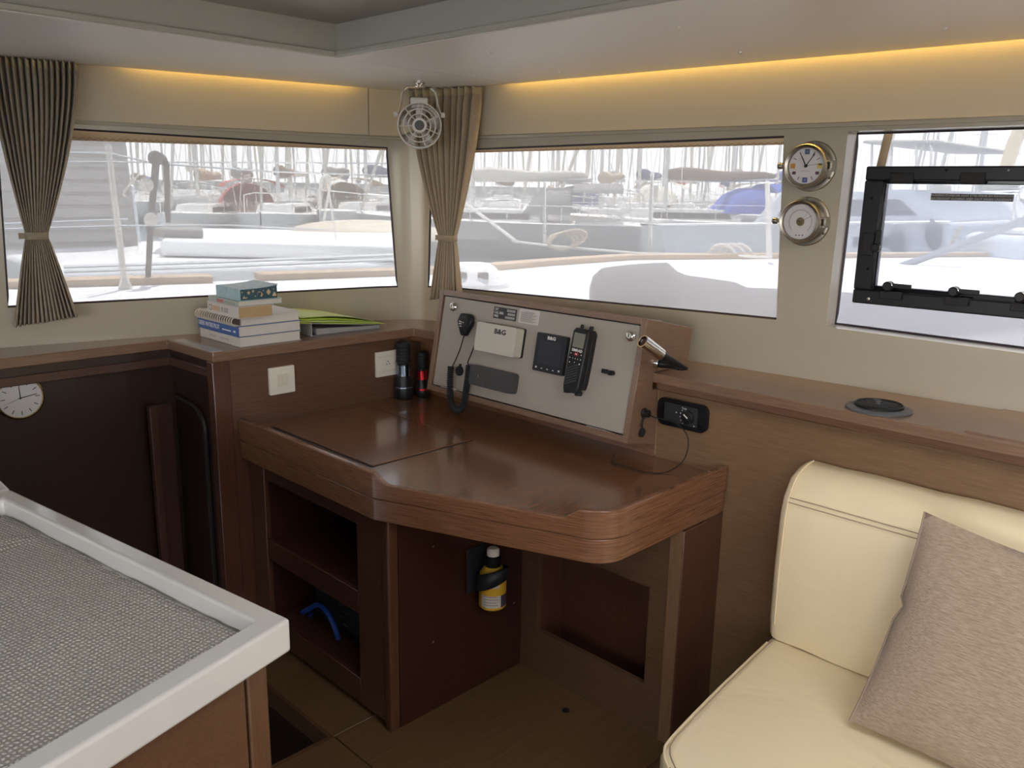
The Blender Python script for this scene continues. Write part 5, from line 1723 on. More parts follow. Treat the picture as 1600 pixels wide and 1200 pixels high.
for h_ in range(12):
    a_ = math.radians(90 - 30 * h_)
    cx, cy = R0 * 0.55 * math.cos(a_), R0 * 0.55 * math.sin(a_)
    if h_ in FLAG:
        c_ = FLAG[h_][0]
        MB(T).box(cx - 0.0065, cx + 0.0065, cy - 0.0065, cy + 0.0065, 0.0414, 0.0419).build('flag_mark', plain('flag_%d' % h_, c_, 0.6), dial)
        if h_ == 3:
            MB(T).box(cx - 0.003, cx + 0.0065, cy + 0.001, cy + 0.0065, 0.0418, 0.0422).build('flag_mark', plain('flag_dark', (0.10, 0.08, 0.05), 0.6), dial)
        if h_ in (0, 6):
            lettering('XII' if h_ == 0 else 'VI', 0.007, T @ Matrix.Translation((cx, cy, 0.0422)), plain('flag_numeral', (0.30, 0.34, 0.42), 0.6), dial)
    else:
        if h_ in (4, 8):
            MB(T).box(cx - 0.005, cx + 0.005, cy - 0.004, cy + 0.004, 0.0414, 0.0419).build('flag_mark', plain('flag_maroon', (0.16, 0.07, 0.08), 0.6), dial)
        M_ = T @ Matrix.Translation((cx, cy, 0)) @ Matrix.Rotation(a_ - math.pi / 2, 4, 'Z')
        MB(M_).box(-0.0008, 0.0008, -0.0045, 0.0045, 0.0416, 0.0421).build('hour_mark', DARK_INK, dial)
MB(T).box(-0.014, 0.010, -0.0135, -0.0125, 0.0414, 0.0418).build('maker_line', plain('print_grey', (0.25, 0.22, 0.21), 0.7), dial)
r, T, R0, dial = instrument(1260, 346, 'round nickel barometer with open centre, below the ship clock', 'barometer')
MB(T).lathe([(R0 * 0.17, 0.0412), (R0 * 0.17, 0.0422), (R0 * 0.12, 0.0425)], seg=24).build('movement', plain('movement_brass', (0.20, 0.15, 0.07), 0.35, 0.8), r)
MB(T).lathe([(R0 * 0.06, 0.0425), (R0 * 0.04, 0.0435)], (-0.003, 0.002, 0), seg=12).build('movement_screw', CHROME, r)
hand(T, r, 38, R0 * 0.54, 0.0005, 0.0440, NICKEL)
hand(T, r, 62, R0 * 0.52, 0.0005, 0.0446, DARK_INK)
for k in range(44):
    a_ = math.radians(-45 + 270 * k / 43)
    M_ = T @ Matrix.Rotation(a_, 4, 'Z')
    MB(M_).box(R0 * 0.47, R0 * (0.52 if k % 4 else 0.56), -0.0003, 0.0003, 0.0414, 0.0418).build('scale_mark', plain('print_grey', (0.25, 0.22, 0.21), 0.7), dial)
ring = [(R0 * 0.46 * math.cos(math.radians(-45 + 270 * k / 40)), R0 * 0.46 * math.sin(math.radians(-45 + 270 * k / 40)), 0.0416) for k in range(41)]
MB(T).tube(ring, 0.0006, 4).build('scale_ring', plain('print_grey', (0.25, 0.22, 0.21), 0.7), dial)
for k in (-1, 0, 1):
    MB(T).box(k * 0.009 - 0.002, k * 0.009 + 0.002, -0.037, -0.0345, 0.0414, 0.0418).build('scale_mark', DARK_INK, dial)

# small gilt clock on the stairwell wall
p = PX(27, 619, 'y', YB)
T = frame((p.x, YB, p.z), (1, 0, 0), (0, 0, 1))
wc = thing('wall_clock', (p.x, YB, p.z), 'small gilt-rimmed wall clock with white dial in the dark stairwell', 'clock')
R1 = 0.062
MB(T).lathe([(R1 * 1.12, 0.0), (R1 * 1.12, 0.014), (R1 * 1.04, 0.020)], seg=36).build('case', GOLD, wc)
MB(T).lathe([(R1 * 1.06, 0.019), (R1 * 1.06, 0.034), (R1 * 0.99, 0.036), (R1 * 0.96, 0.031)], seg=36, caps=False).build('bezel', GOLD, wc)
dial = MB(T).lathe([(R1 * 0.97, 0.026), (R1 * 0.97, 0.030)], seg=36).build('dial', plain('dial_white', (0.58, 0.56, 0.55), 0.5), wc)
for h_ in range(12):
    a_ = math.radians(90 - 30 * h_)
    M_ = T @ Matrix.Rotation(a_, 4, 'Z')
    MB(M_).box(R1 * 0.66, R1 * 0.86, -0.0011, 0.0011, 0.0298, 0.0305).build('hour_mark', DARK_INK, dial)
hand(T, wc, -2, R1 * 0.62, 0.0014, 0.031)
hand(T, wc, 82, R1 * 0.74, 0.0016, 0.032)
hand(T, wc, 252, R1 * 0.80, 0.0005, 0.033)

# ================================================================ door leaf standing in the stairwell
dl = thing('door_leaf', (1.12, 2.74, -1.29), 'dark wooden door leaf standing open in the stairwell', 'door')
x0, x1 = PX(234, 640, 'y', 2.735).x, PX(318, 660, 'y', 2.735).x
x1 = min(x1, 1.150)
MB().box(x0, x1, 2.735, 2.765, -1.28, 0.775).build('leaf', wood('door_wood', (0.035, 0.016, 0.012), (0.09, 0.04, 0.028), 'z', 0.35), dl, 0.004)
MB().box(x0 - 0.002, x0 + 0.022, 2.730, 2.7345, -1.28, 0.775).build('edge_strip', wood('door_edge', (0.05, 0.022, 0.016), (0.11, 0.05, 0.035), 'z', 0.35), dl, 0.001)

# ================================================================ spray bottle in its holder under the table
bc = PX(770, 900, 'y', 1.640)
bt = thing('spray_bottle', (bc.x, bc.y, PX(770, 947, 'y', 1.640).z), 'yellow labelled bottle with black cap held in the holder under the chart table', 'bottle')
zb0, zb1 = PX(770, 946, 'y', 1.640).z, PX(770, 856, 'y', 1.640).z
Hb = zb1 - zb0
bc = Vector((bc.x, 1.640, zb0))
YEL = plain('bottle_yellow', (0.62, 0.36, 0.03), 0.3)
Rb = 0.041
MB().lathe([(Rb * 0.86, 0.0), (Rb, 0.006), (Rb, Hb * 0.50), (Rb * 0.96, Hb * 0.58), (Rb * 0.62, Hb * 0.70), (Rb * 0.55, Hb * 0.72)], bc, seg=28).build('body', YEL, bt)
MB().lathe([(Rb * 0.60, Hb * 0.705), (Rb * 0.64, Hb * 0.72), (Rb * 0.64, Hb * 0.86), (Rb * 0.5, Hb * 0.88)], bc, seg=20).build('collar', BLACK, bt)
MB().lathe([(Rb * 0.46, Hb * 0.88), (Rb * 0.46, Hb * 0.97), (Rb * 0.34, Hb)], bc, seg=18).build('cap', WHITEP, bt)
def wrap(a0, a1, z0, z1, m, nm, rr=1.012):
    rows = [[(bc.x + Rb * rr * math.cos(math.radians(a_)), bc.y + Rb * rr * math.sin(math.radians(a_)), bc.z + z) for z in (z0, z1)] for a_ in [a0 + (a1 - a0) * k / 10 for k in range(11)]]
    return MB().grid(rows).build(nm, m, bt)
lb = wrap(175, 262, 0.012, Hb * 0.27, plain('bottle_label', (0.55, 0.49, 0.44), 0.5), 'label')
wrap(262, 330, 0.012, Hb * 0.27, plain('bottle_label_dark', (0.05, 0.04, 0.06), 0.5), 'label')
wrap(195, 255, Hb * 0.40, Hb * 0.47, plain('bottle_label', (0.55, 0.49, 0.44), 0.5), 'label')
for k in range(4):
    wrap(190, 250 - 9 * (k % 2), 0.020 + 0.009 * k, 0.0222 + 0.009 * k, plain('print_grey', (0.25, 0.22, 0.21), 0.7), 'print_line', 1.022)
bh = thing('bottle_holder', (bc.x - 0.02, 1.689, bc.z + Hb * 0.35), 'dark bottle holder strap fixed to the cabinet side under the table', 'holder')
HOLD = plain('holder_dark', (0.014, 0.018, 0.022), 0.5)
rows = []
for k in range(25):
    a_ = math.radians(70 - 320 * k / 24)
    zt2 = Hb * (0.62 - 0.10 * math.sin(a_ * 1.0))
    rows.append([(bc.x + Rb * 1.13 * math.cos(a_), bc.y + Rb * 1.13 * math.sin(a_), bc.z + zt2 - 0.040 + 0.012 * math.cos(a_)), (bc.x + Rb * 1.16 * math.cos(a_), bc.y + Rb * 1.16 * math.sin(a_), bc.z + zt2)])
MB().grid(rows).build('strap', HOLD, bh, solid=0.003)
MB().box(bc.x - 0.062, bc.x + 0.015, 1.6845, 1.690, bc.z + Hb * 0.22, bc.z + Hb * 0.98).build('back_plate', HOLD, bh, 0.002)

# ================================================================ things in the lower shelf
kx = PX(520, 990, 'x', 1.36)
bx_ = thing('black_case', (1.45, 2.05, 0.0975), 'black equipment case standing in the lower shelf', 'case')
MB().box(1.372, 1.60, 1.93, 2.25, 0.0985, 0.295).build('body', plain('case_black', (0.012, 0.013, 0.014), 0.4), bx_, 0.012, segs=3)
for k in range(4):
    MB().box(1.3705, 1.3735, 2.06 + 0.02 * (k % 2), 2.085 + 0.02 * (k % 2), 0.135 + 0.022 * k, 0.138 + 0.022 * k).build('pale_line', NICKEL, bx_)
hz = thing('blue_hose', (1.36, 2.05, 0.098), 'bright blue hose looped in front of the black case in the lower shelf', 'hose')
hp = [PX(px, py, 'x', 1.345) for px, py in ((473, 957), (485, 950), (497, 945), (508, 952), (518, 968), (526, 988), (529, 1008), (527, 1022), (518, 1030))]
MB().tube(smooth_path(hp, 6), 0.0085, 10).build('hose_loop', plain('blue_hose', (0.01, 0.06, 0.32), 0.35), hz)
hp = [PX(px, py, 'x', 1.360) for px, py in ((486, 958), (482, 975), (488, 995), (498, 1012), (508, 1018))]
MB().tube(smooth_path(hp, 6), 0.0065, 10).build('hose_loop', plain('blue_hose', (0.01, 0.06, 0.32), 0.35), hz)

# ================================================================ black opening hatch in the third window
OFF3 = DEPTH[id(w3)] - 0.006
def h3(px, py, off=OFF3):
    return wall_hit(px, py, off)
hs0 = h3(1360, 262)
hs1 = h3(1336, 472)
hin0 = h3(1382, 286)
hin1 = h3(1372, 452)
sL, sLi = (hs0[0] + hs1[0]) / 2, (hin0[0] + hin1[0]) / 2
zT, zB = h3(1480, 260)[1], h3(1500, 487)[1]
zTi, zBi = h3(1480, 283)[1], h3(1480, 462)[1]
sR = sL + 0.62
fw_ = sLi - sL
def hbar(s0, s1, z0, z1, o0, o1, nm, m, par, bev=0.003):
    low = [W3(s0, z0, o0), W3(s1, z0, o0), W3(s1, z0, o1), W3(s0, z0, o1)]
    hi = [W3(s0, z1, o0), W3(s1, z1, o0), W3(s1, z1, o1), W3(s0, z1, o1)]
    return MB().hexa(low, hi).build(nm, m, par, bev)
hb = thing('opening_hatch', W3(sL, zB, OFF3), 'black-framed opening hatch with lever latches set in the right-hand window', 'hatch')
O0, O1 = OFF3 - 0.030, OFF3 + 0.004
for (a_, b_, c_, d_) in ((sL, sR, zTi, zT), (sL, sR, zB, zBi), (sL, sLi, zBi, zTi), (sR - fw_, sR, zBi, zTi)):
    hbar(a_, b_, c_, d_, O0, O1, 'frame_bar', BLACK, hb, 0.004)
for (a_, b_, c_, d_) in ((sLi - 0.012, sR - fw_ + 0.012, zTi - 0.008, zTi + 0.008), (sLi - 0.012, sR - fw_ + 0.012, zBi - 0.006, zBi + 0.012), (sLi - 0.012, sLi + 0.004, zBi, zTi)):
    hbar(a_, b_, c_, d_, O0 + 0.012, O1, 'sash_bar', BLACK_G, hb, 0.002)
MB().add([W3(sLi, zBi, OFF3), W3(sR - fw_, zBi, OFF3), W3(sR - fw_, zTi, OFF3), W3(sLi, zTi, OFF3)], [(0, 1, 2, 3)]).build('pane', glassy('hatch_pane', (0.93, 0.94, 0.96), 0.0), hb)
for px in (1416, 1526):
    s_ = h3(px, 268)[0]
    hbar(s_ - 0.028, s_ + 0.028, zTi - 0.006, zTi + 0.020, O0 - 0.008, O0 + 0.004, 'hinge', BLACK_R, hb, 0.003)
for (px, py) in ((1390, 446), (1492, 458), (1596, 465)):
    s_, z_ = h3(px, py, O0)
    c_ = W3(s_, zBi + 0.016, O0 - 0.010)
    n_ = (W3(s_, z_, O0 - 0.05) - W3(s_, z_, O0)).normalized()
    d_ = (W3(s_ + 0.02, z_, O0) - W3(s_, z_, O0)).normalized()
    lt = MB().lathe([(0.0125, -0.012), (0.0125, 0.010), (0.009, 0.014)], c_, n_, 18).build('latch', BLACK, hb)
    Tt = frame(c_ + n_ * 0.004, d_, (0, 0, 1))
    MB(Tt).box(0.006, 0.058, -0.004, 0.008, -0.004, 0.004).build('lever', BLACK, lt, 0.002)
    MB(Tt).box(-0.018, 0.036, -0.034, -0.014, -0.012, 0.004).build('latch_block', BLACK_R, lt, 0.002)
    ringp = [c_ + n_ * 0.010 + (d_ * math.cos(a2) + Vector((0, 0, 1)) * math.sin(a2)) * 0.0122 for a2 in [math.radians(15 + 75 * k / 8) for k in range(9)]]
    MB().tube(ringp, 0.0012, 5).build('latch_ring', CHROME, lt)
s_, z_ = h3(1381, 380, O0)
c_ = W3(sLi + 0.002, z_ - 0.012, O0 - 0.006)
n_ = (W3(s_, z_, O0 - 0.05) - W3(s_, z_, O0)).normalized()
d_ = (W3(s_ + 0.02, z_, O0) - W3(s_, z_, O0)).normalized()
lt = MB().lathe([(0.011, -0.010), (0.011, 0.010), (0.008, 0.013)], c_, n_, 18).build('latch', BLACK, hb)
Tt = frame(c_, d_, (0, 0, 1))
MB(Tt).box(-0.006, 0.010, 0.006, 0.046, -0.004, 0.004).build('lever', BLACK, lt, 0.002)
MB(Tt).box(-0.036, -0.008, -0.022, 0.036, -0.010, 0.004).build('latch_block', BLACK_R, lt, 0.002)
s_, z_ = h3(1357, 467, O0)
MB().lathe([(0.0045, 0.0), (0.0045, 0.003), (0.002, 0.0035)], W3(s_, z_, O0 - 0.001), n_, 12).build('screw', NICKEL, hb)
for (px, py) in ((1479, 266), (1576, 266), (1362, 310), (1356, 420)):
    s_, z_ = h3(px, py, O0)
    MB().lathe([(0.004, 0.0), (0.003, 0.001)], W3(s_, z_, O0 - 0.0005), n_, 10).build('screw', BLACK_G, hb)
# warning strip on the pane
a_, b_ = h3(1455, 307), h3(1584, 310)
zc = (a_[1] + b_[1]) / 2
sA, sB = a_[0], b_[0]
lbp = W3(sA, zc, OFF3 - 0.0015)
ws = hbar(sA, sB, zc - 0.0085, zc + 0.0085, OFF3 - 0.0022, OFF3 - 0.0008, 'warning_strip', plain('strip_dark', (0.03, 0.03, 0.03), 0.5), hb, 0)
Tt = frame(W3((sA + sB) / 2, zc, OFF3 - 0.0028), W3(sB, zc, 0) - W3(sA, zc, 0), (0, 0, 1))
STRIPINK = plain('strip_ink', (0.45, 0.44, 0.43), 0.6)
for k, tx in enumerate(('PANNEAU ETANCHE: DOIT ETRE FERME EN NAVIGATION', 'WATERTIGHT CLOSING: KEEP SHUT WHEN UNDERWAY')):
    o_ = lettering(tx, 0.0074, Tt @ Matrix.Translation((0, 0.0040 - 0.0085 * k, 0)), STRIPINK, hb, depth=0.0002, squeeze=0.98 if k == 0 else 0.99)

# ================================================================ outside: roof edge, deck, sea
roof_out = [tuple(plan_pt(k * _S[-1] / 40, 0.32)) for k in range(41)]  # overhang added beyond the walls to keep direct sun out of the cabin
poly = [(-2.4, -2.5)] + roof_out[:] + [(roof_out[-1][0], -2.5)]
poly = [(-2.6, 3.9)] + roof_out + [(roof_out[-1][0], -2.6), (-2.6, -2.6)]
struct(poly_holes(poly, [[(HX0, HY0), (HX0, HY1), (HX1, HY1), (HX1, HY0)]], 1.955, 2.02).build('coachroof', GELCOAT, None, 0.01), 'white coachroof slab over the cabin', 'roof')

ZD = 1.0
DECK = plain('deck_white', (0.74, 0.74, 0.75), 0.6, bump=0.25, bscale=120)
TAN = plain('toe_rail_tan', (0.46, 0.33, 0.22), 0.7)
rail_px = [(-160, 458), (20, 449), (330, 440), (600, 430), (720, 425), (850, 414), (980, 405)]
rail = [PX(px, py, 'z', ZD) for px, py in rail_px]
rail_xy = [(p.x, p.y) for p in rail] + [(8.6, 2.0), (8.8, -2.6)]
wall_out = [tuple(plan_pt(k * _S[-1] / 60, 0.09)) for k in range(61)]
fdk = sroot('foredeck', (3.5, 3.5, ZD), 'sunlit white foredeck outside the windows', 'deck')
poly_holes([(p[0], p[1]) for p in rail_xy[::-1]] + [(rail_xy[0][0] - 3, rail_xy[0][1])] + wall_out, [], ZD - 0.08, ZD).build('deck_plate', DECK, fdk, smooth=False)
def deck_strip(path, w, h, nm, m, z=ZD):
    A, B = offs(path, -w / 2), offs(path, w / 2)
    mb = MB()
    for i in range(len(path) - 1):
        mb.hexa([(*A[i], z), (*A[i + 1], z), (*B[i + 1], z), (*B[i], z)], [(*A[i], z + h), (*A[i + 1], z + h), (*B[i + 1], z + h), (*B[i], z + h)])
    return mb.build(nm, m, fdk)
gap = [PX(px, 436, 'z', ZD) for px in (355, 398)]
r1 = rail_xy[:3]
r2 = [(PX(402, 437, 'z', ZD).x, PX(402, 437, 'z', ZD).y)] + rail_xy[3:]
deck_strip(r1, 0.16, 0.035, 'toe_rail', TAN)
deck_strip(r2, 0.16, 0.035, 'toe_rail', TAN)
hullp = [(p[0], p[1]) for p in rail_xy]
mb = MB()
for a, b in zip(hullp, hullp[1:]):
    mb.add([(*a, ZD - 0.08), (*b, ZD - 0.08), (*b, -1.3), (*a, -1.3)], [(0, 1, 2, 3)])
mb.build('topsides', GELCOAT, fdk)
poly_holes([(-2.3, -2.5), (2.6, -2.5), (2.6, 1.0), (2.6, 3.0), (-2.3, 3.9)], [], -1.345, -1.325).build('hull_bottom', W_DARK, fdk)
mb = MB()
for a, b in zip(wall_out, wall_out[1:]):
    mb.add([(*a, ZD - 0.01), (*b, ZD - 0.01), (*b, -1.33), (*a, -1.33)], [(0, 1, 2, 3)])
mb.build('cabin_side', GELCOAT, fdk)

MB().box(-3.5, 3.5, -9.0, -2.46, -0.06, 0.0).build('bounce_deck', DECK, fdk)  # unseen white deck added aft to bounce sunlight into the cabin
SEA = plain('sea_water', (0.10, 0.15, 0.18), 0.12, bump=0.6, bscale=1.5)
struct(MB().add([(-30, -60, -1.0), (300, -60, -1.0), (300, 300, -1.0), (-30, 300, -1.0)], [(0, 1, 2, 3)]).build('sea', SEA, None), 'grey-blue harbour water', 'sea')
struct(MB().box(-120, 260, 210, 216, -1.2, 2.2).build('quay_far', plain('quay_stone', (0.42, 0.40, 0.37), 0.9), None), 'far stone quay across the harbour', 'quay')

# deck gear ------------------------------------------------------
COVG = weave('grey_cover_canvas', (0.20, 0.185, 0.20), (0.26, 0.245, 0.26), (40, 40, 40), 0.9, 0.2)
sil = [(921, 452), (926, 432), (940, 419), (975, 414), (1010, 411.5), (1043, 410), (1058, 424), (1072, 430), (1110, 435), (1150, 441), (1166, 449), (1213, 451), (1270, 453), (1330, 457), (1400, 461), (1500, 466), (1620, 472), (1700, 476)]
rows = []
for (px, py) in sil:
    d_ = ray(px, py)
    ww = wall_hit(px, 400)[0]
    wp_ = plan_pt(ww, 0.0)
    dist = math.hypot(wp_.x, wp_.y) + 0.75
    top = PD(px, py, dist)
    near = PD(px, py, dist - 0.50)
    far = PD(px, py, dist + 0.32)
    drop = max(0.03, (top.z - ZD))
    rows.append([(near.x, near.y, ZD + 0.002), (near.x, near.y, ZD + drop * 0.25), (PD(px, py, dist - 0.34).x, PD(px, py, dist - 0.34).y, ZD + drop * 0.62), (PD(px, py, dist - 0.16).x, PD(px, py, dist - 0.16).y, ZD + drop * 0.90), (top.x, top.y, top.z), (far.x, far.y, ZD + drop * 0.72), (far.x, far.y, ZD + 0.002)])
mb = MB().grid(rows)
mb.add(rows[0], [tuple(range(7))])
mb.add(rows[-1], [tuple(range(7))])
cv = thing('deck_cover', (rows[6][4][0], rows[6][4][1], ZD), 'long grey canvas cover lying on the deck right outside the right windows', 'cover')
mb.build('canvas', COVG, cv, ang=60)
q = PX(1060, 483, 'x', rows[6][1][0] + 0.05)
pcv = [PD(1058, 483, 3.05), PD(1059.5, 466, 3.05), PD(1063, 481, 3.05)]
MB().tube(pcv, 0.003, 5).build('tie_cord', WHITEP, cv)

p = PX(738, 446, 'z', ZD)
vd = thing('deck_ventilator', p, 'low white dome ventilator with dark slots on the deck beside the corner curtain', 'ventilator')
MB().lathe([(0.20, 0.0), (0.20, 0.02), (0.155, 0.06), (0.12, 0.10), (0.08, 0.118), (0.0, 0.122)], p, seg=28, caps=False).build('dome', GELCOAT, vd)
tow = (Vector((0, 0, 0)) - Vector((p.x, p.y, 0))).normalized()
sdw = Vector((-tow.y, tow.x, 0))
for k in (-1, 1):
    c_ = p + tow * 0.135 + sdw * 0.055 * k + Vector((0, 0, 0.065))
    MB(frame(c_, sdw, Vector((0, 0, 1)))).prism(rrect(-0.028, 0.028, -0.018, 0.018, 0.012), -0.02, 0.02).build('slot', plain('vent_slot', (0.16, 0.14, 0.14), 0.6), vd)

STAINLESS = plain('stainless', (0.70, 0.69, 0.67), 0.28, 1.0)
ALU = plain('mast_aluminium', (0.62, 0.60, 0.57), 0.45, 0.4)
ROPE = plain('rope_white', (0.72, 0.69, 0.63), 0.9)
def post(px0, py0, px1, py1, r0, label, m=STAINLESS, name='stanchion', dist=None, foot=True):
    base = PX(px1, py1, 'z', ZD) if dist is None else PD(px1, py1, dist)
    dd = math.hypot(base.x, base.y)
    top = PD(px0, py0, dd)
    t_ = thing(name, base, label, 'post')
    MB().tube([base, base.lerp(top, 0.5), top], [r0 * 1.1, r0, r0 * 0.85], 10).build('tube', m, t_)
    if foot:
        MB().lathe([(r0 * 2.2, 0.0), (r0 * 2.2, 0.012), (r0 * 1.3, 0.05)], base, seg=14).build('foot', m, t_)
    MB().lathe([(r0 * 0.9, 0.0), (r0 * 1.05, 0.02), (r0 * 0.6, 0.035)], top, seg=12).build('cap', m, t_)
    return t_, base, top
PALE = plain('pale_paint', (0.72, 0.69, 0.64), 0.5)
post(170, 237, 196, 452, 0.014, 'tall pale stanchion standing on the deck left in the front window', PALE)
post(202, 294, 214, 394, 0.045, 'short pale blue-white post behind the tall stanchion', plain('pale_blue_paint', (0.62, 0.66, 0.72), 0.5), 'deck_post', 9.0, False)
post(851, 290, 851, 379, 0.014, 'steel stanchion seen in the right window near the neighbouring hull', STAINLESS, 'stanchion', 7.6, False)
post(1019, 276, 1015, 406, 0.018, 'pinkish steel stanchion in the middle of the right window', STAINLESS, 'stanchion', 7.2, False)
post(1199, 290, 1202, 405, 0.020, 'white stanchion at the right end of the right window', PALE, 'stanchion', 6.6, False)
DKG = plain('dark_rubber_grey', (0.11, 0.10, 0.10), 0.7)
d0 = math.hypot(*PX(232, 443, 'z', ZD).to_2d())
dv = thing('deck_crane', PX(232, 443, 'z', ZD), 'dark folded boarding crane standing on the deck in the front window', 'crane')
MB().tube([PD(231, 441, d0), PD(236, 340, d0), PD(244, 252, d0)], [0.013, 0.016, 0.018], 10).build('upright', DKG, dv)
MB().tube([PD(244, 246, d0), PD(254, 247, d0 + 0.1), PD(260, 258, d0 + 0.1), PD(263, 348, d0 + 0.1)], [0.024, 0.020, 0.016, 0.013], 10).build('folded_arm', DKG, dv)
MB().lathe([(0.02, -0.03), (0.036, -0.018), (0.036, 0.018), (0.02, 0.03)], PD(243, 247, d0), (CAM - PD(243, 247, d0)).normalized(), 16).build('pivot', DKG, dv)
MB().lathe([(0.045, 0.0), (0.04, 0.02), (0.02, 0.035)], PX(234, 443, 'z', ZD), seg=16).build('foot', DKG, dv)
for i, (px, py) in enumerate(((229, 289), (236, 343))):
    c_ = PD(px, py, d0 - 0.1)
    MB().lathe([(0.014, -0.02), (0.034, -0.012), (0.034, 0.012), (0.014, 0.02)], c_, (CAM - c_).normalized(), 16).build('block', ROPE, dv)
MB().tube(smooth_path([PD(218, 272, d0), PD(205, 285, d0), PD(193, 302, d0), PD(196, 307, d0)], 5), 0.006, 6).build('rope', ROPE, dv)
def line(name, label, pts, r, m=STAINLESS):
    q = [PD(*p) for p in pts]
    o = thing(name, q[0], label, 'wire')
    MB().tube(q, r, 5).build('strand', m, o)
line('lifeline', 'upper lifeline wire running across the front window', [(0, 238, 5.8), (170, 239, 5.5), (240, 255, 5.6), (420, 268, 6.5), (620, 275, 7.2)], 0.006)
line('lifeline', 'second lifeline wire just below the upper one in the front window', [(0, 253, 5.8), (172, 253, 5.5), (400, 254, 6.4), (625, 255, 7.2)], 0.005)
line('lifeline', 'low lifeline wire left of the tall stanchion in the front window', [(0, 350, 5.8), (185, 343, 5.5), (200, 342, 5.5)], 0.006)
line('lifeline', 'lowest lifeline wire across the front window', [(0, 358, 5.8), (188, 353, 5.5), (360, 352, 6.2), (520, 360, 6.8)], 0.006)
line('mooring_rope', 'slanting white mooring rope beside the corner curtain', [(726, 317, 7.8), (760, 342, 7.6), (805, 376, 7.3)], 0.016, ROPE)
line('lifeline', 'lifeline wire running low across the right window', [(800, 377, 7.4), (870, 385, 7.3), (1000, 396, 7.1), (1110, 398, 6.9), (1200, 402, 6.7)], 0.012, ROPE)
# coil of rope on the rail, two hanging loops
ln = thing('rope_coil', PD(880, 388, 7.2), 'tan coil of rope lying on the rail in the right window', 'rope')
for k in range(4):
    c_ = PD(876 + 4 * k, 378 - k, 7.2)
    T = frame(c_, (0.7, -0.7, 0.1 * k), (0.1, 0.2, 1))
    MB(T).tube([(0.11 * math.cos(a) * (1 + 0.15 * k), 0.07 * math.sin(a), 0.01 * k) for a in [2 * math.pi * i / 18 for i in range(18)]], 0.012, 6, closed=True).build('turn', plain('rope_tan', (0.50, 0.42, 0.32), 0.9), ln)
rl = thing('hose_coil', PD(1140, 400, 6.8), 'pale hoops of hose on the deck in the right window', 'hose')
for k, px in enumerate((1128, 1142, 1154)):
    pts = [PD(px + 20 * math.cos(a), 400 - 18 * math.sin(a), 6.8 + 0.06 * k) for a in [math.pi * i / 12 for i in range(13)]]
    MB().tube(pts, 0.016, 6).build('hoop', PALE, rl)
lp = thing('hanging_rope', PD(510, 276, 7.4), 'thin pale rope hanging in long loops near the right end of the front window', 'rope')
MB().tube(smooth_path([PD(500, 330, 7.4), PD(500, 300, 7.4), PD(503, 279, 7.4), PD(511, 275, 7.4), PD(516, 285, 7.4), PD(506, 345, 7.4)], 6), 0.011, 6).build('loop', ROPE, lp)
MB().tube(smooth_path([PD(511, 276, 7.4), PD(517, 320, 7.4), PD(528, 385, 7.4), PD(543, 428, 7.4)], 6), 0.009, 6).build('tail', ROPE, lp)
line('support_pole', 'long grey pole slanting across the hatch view', [(1385, 424, 7.0), (1500, 383, 7.0), (1625, 335, 7.0)], 0.028, plain('pole_grey', (0.36, 0.36, 0.38), 0.5))
line('bow_pole', 'pale yellow pole at the upper right of the hatch window', [(1573, 262, 8.0), (1583, 228, 8.0), (1602, 185, 8.0)], 0.055, plain('pole_yellow', (0.60, 0.50, 0.30), 0.6))
line('mooring_rope', 'thin tan rope rising to the bow beyond the hatch', [(1459, 428, 8.5), (1480, 392, 8.5), (1502, 352, 8.5)], 0.013, plain('rope_tan', (0.50, 0.42, 0.32), 0.9))
sA, zA = wall_hit(1380, 206, DEPTH[id(w3)])
sB = wall_hit(1394, 206, DEPTH[id(w3)])[0]
MB().add([W3(sA, w3[0][1] - 0.002, DEPTH[id(w3)] + 0.010), W3(sB, w3[0][1] - 0.002, DEPTH[id(w3)] + 0.010), W3(sB - 0.012, zT - 0.01, DEPTH[id(w3)] + 0.010), W3(sA - 0.012, zT - 0.01, DEPTH[id(w3)] + 0.010)], [(0, 1, 2, 3)]).build('screen_strap', HEM, win3, solid=0.002)

# ================================================================ neighbouring boats
def loft(sections):
    mb = MB()
    mb.grid(sections)
    mb.add(sections[0], [tuple(range(len(sections[0])))])
    return mb
def hull_sections(L, B, F, n=14):
    secs = []
    for i in range(n + 1):
        t = i / n                                  # stern 0 -> bow 1
        x = -L / 2 + L * t
        w = B / 2 * (0.78 + 0.22 * math.sin(min(1, t / 0.45) * math.pi / 2)) * (1 - max(0, (t - 0.45) / 0.55) ** 2.2)
        w = max(w, 0.02)
        f = F * (1 + 0.18 * t * t)
        k = 0.5 + 0.3 * (1 - t)
        secs.append([(x + 0.25 * t * 0, -w, f), (x, -w * 0.96, f * 0.5), (x - 0.1 * t, -w * 0.80 * k * 1.2, 0.02), (x - 0.3 * t, 0, -0.25), (x - 0.1 * t, w * 0.80 * k * 1.2, 0.02), (x, w * 0.96, f * 0.5), (x, w, f)])
    return secs
MESHES = {}
def shared(key, mb_fn, mat, parent, T=None, name=None, smooth=True):
    """link a part that shares its mesh with alike parts of other boats"""
    k = (key, mat.name)
    if k not in MESHES:
        o = mb_fn().build(name or key, mat)
        MESHES[k] = o.data
    else:
        o = bpy.data.objects.new(name or key, MESHES[k])
        COL.objects.link(o)
    o.parent = parent
    if T is not None:
        o.matrix_basis = T
    return o
HULLW = plain('boat_hull_white', (0.66, 0.65, 0.63), 0.3)
HULLB = plain('boat_hull_navy', (0.05, 0.07, 0.14), 0.25)
HULLG = plain('boat_hull_grey', (0.33, 0.32, 0.31), 0.35)
DECKW = plain('boat_deck', (0.72, 0.70, 0.66), 0.6)
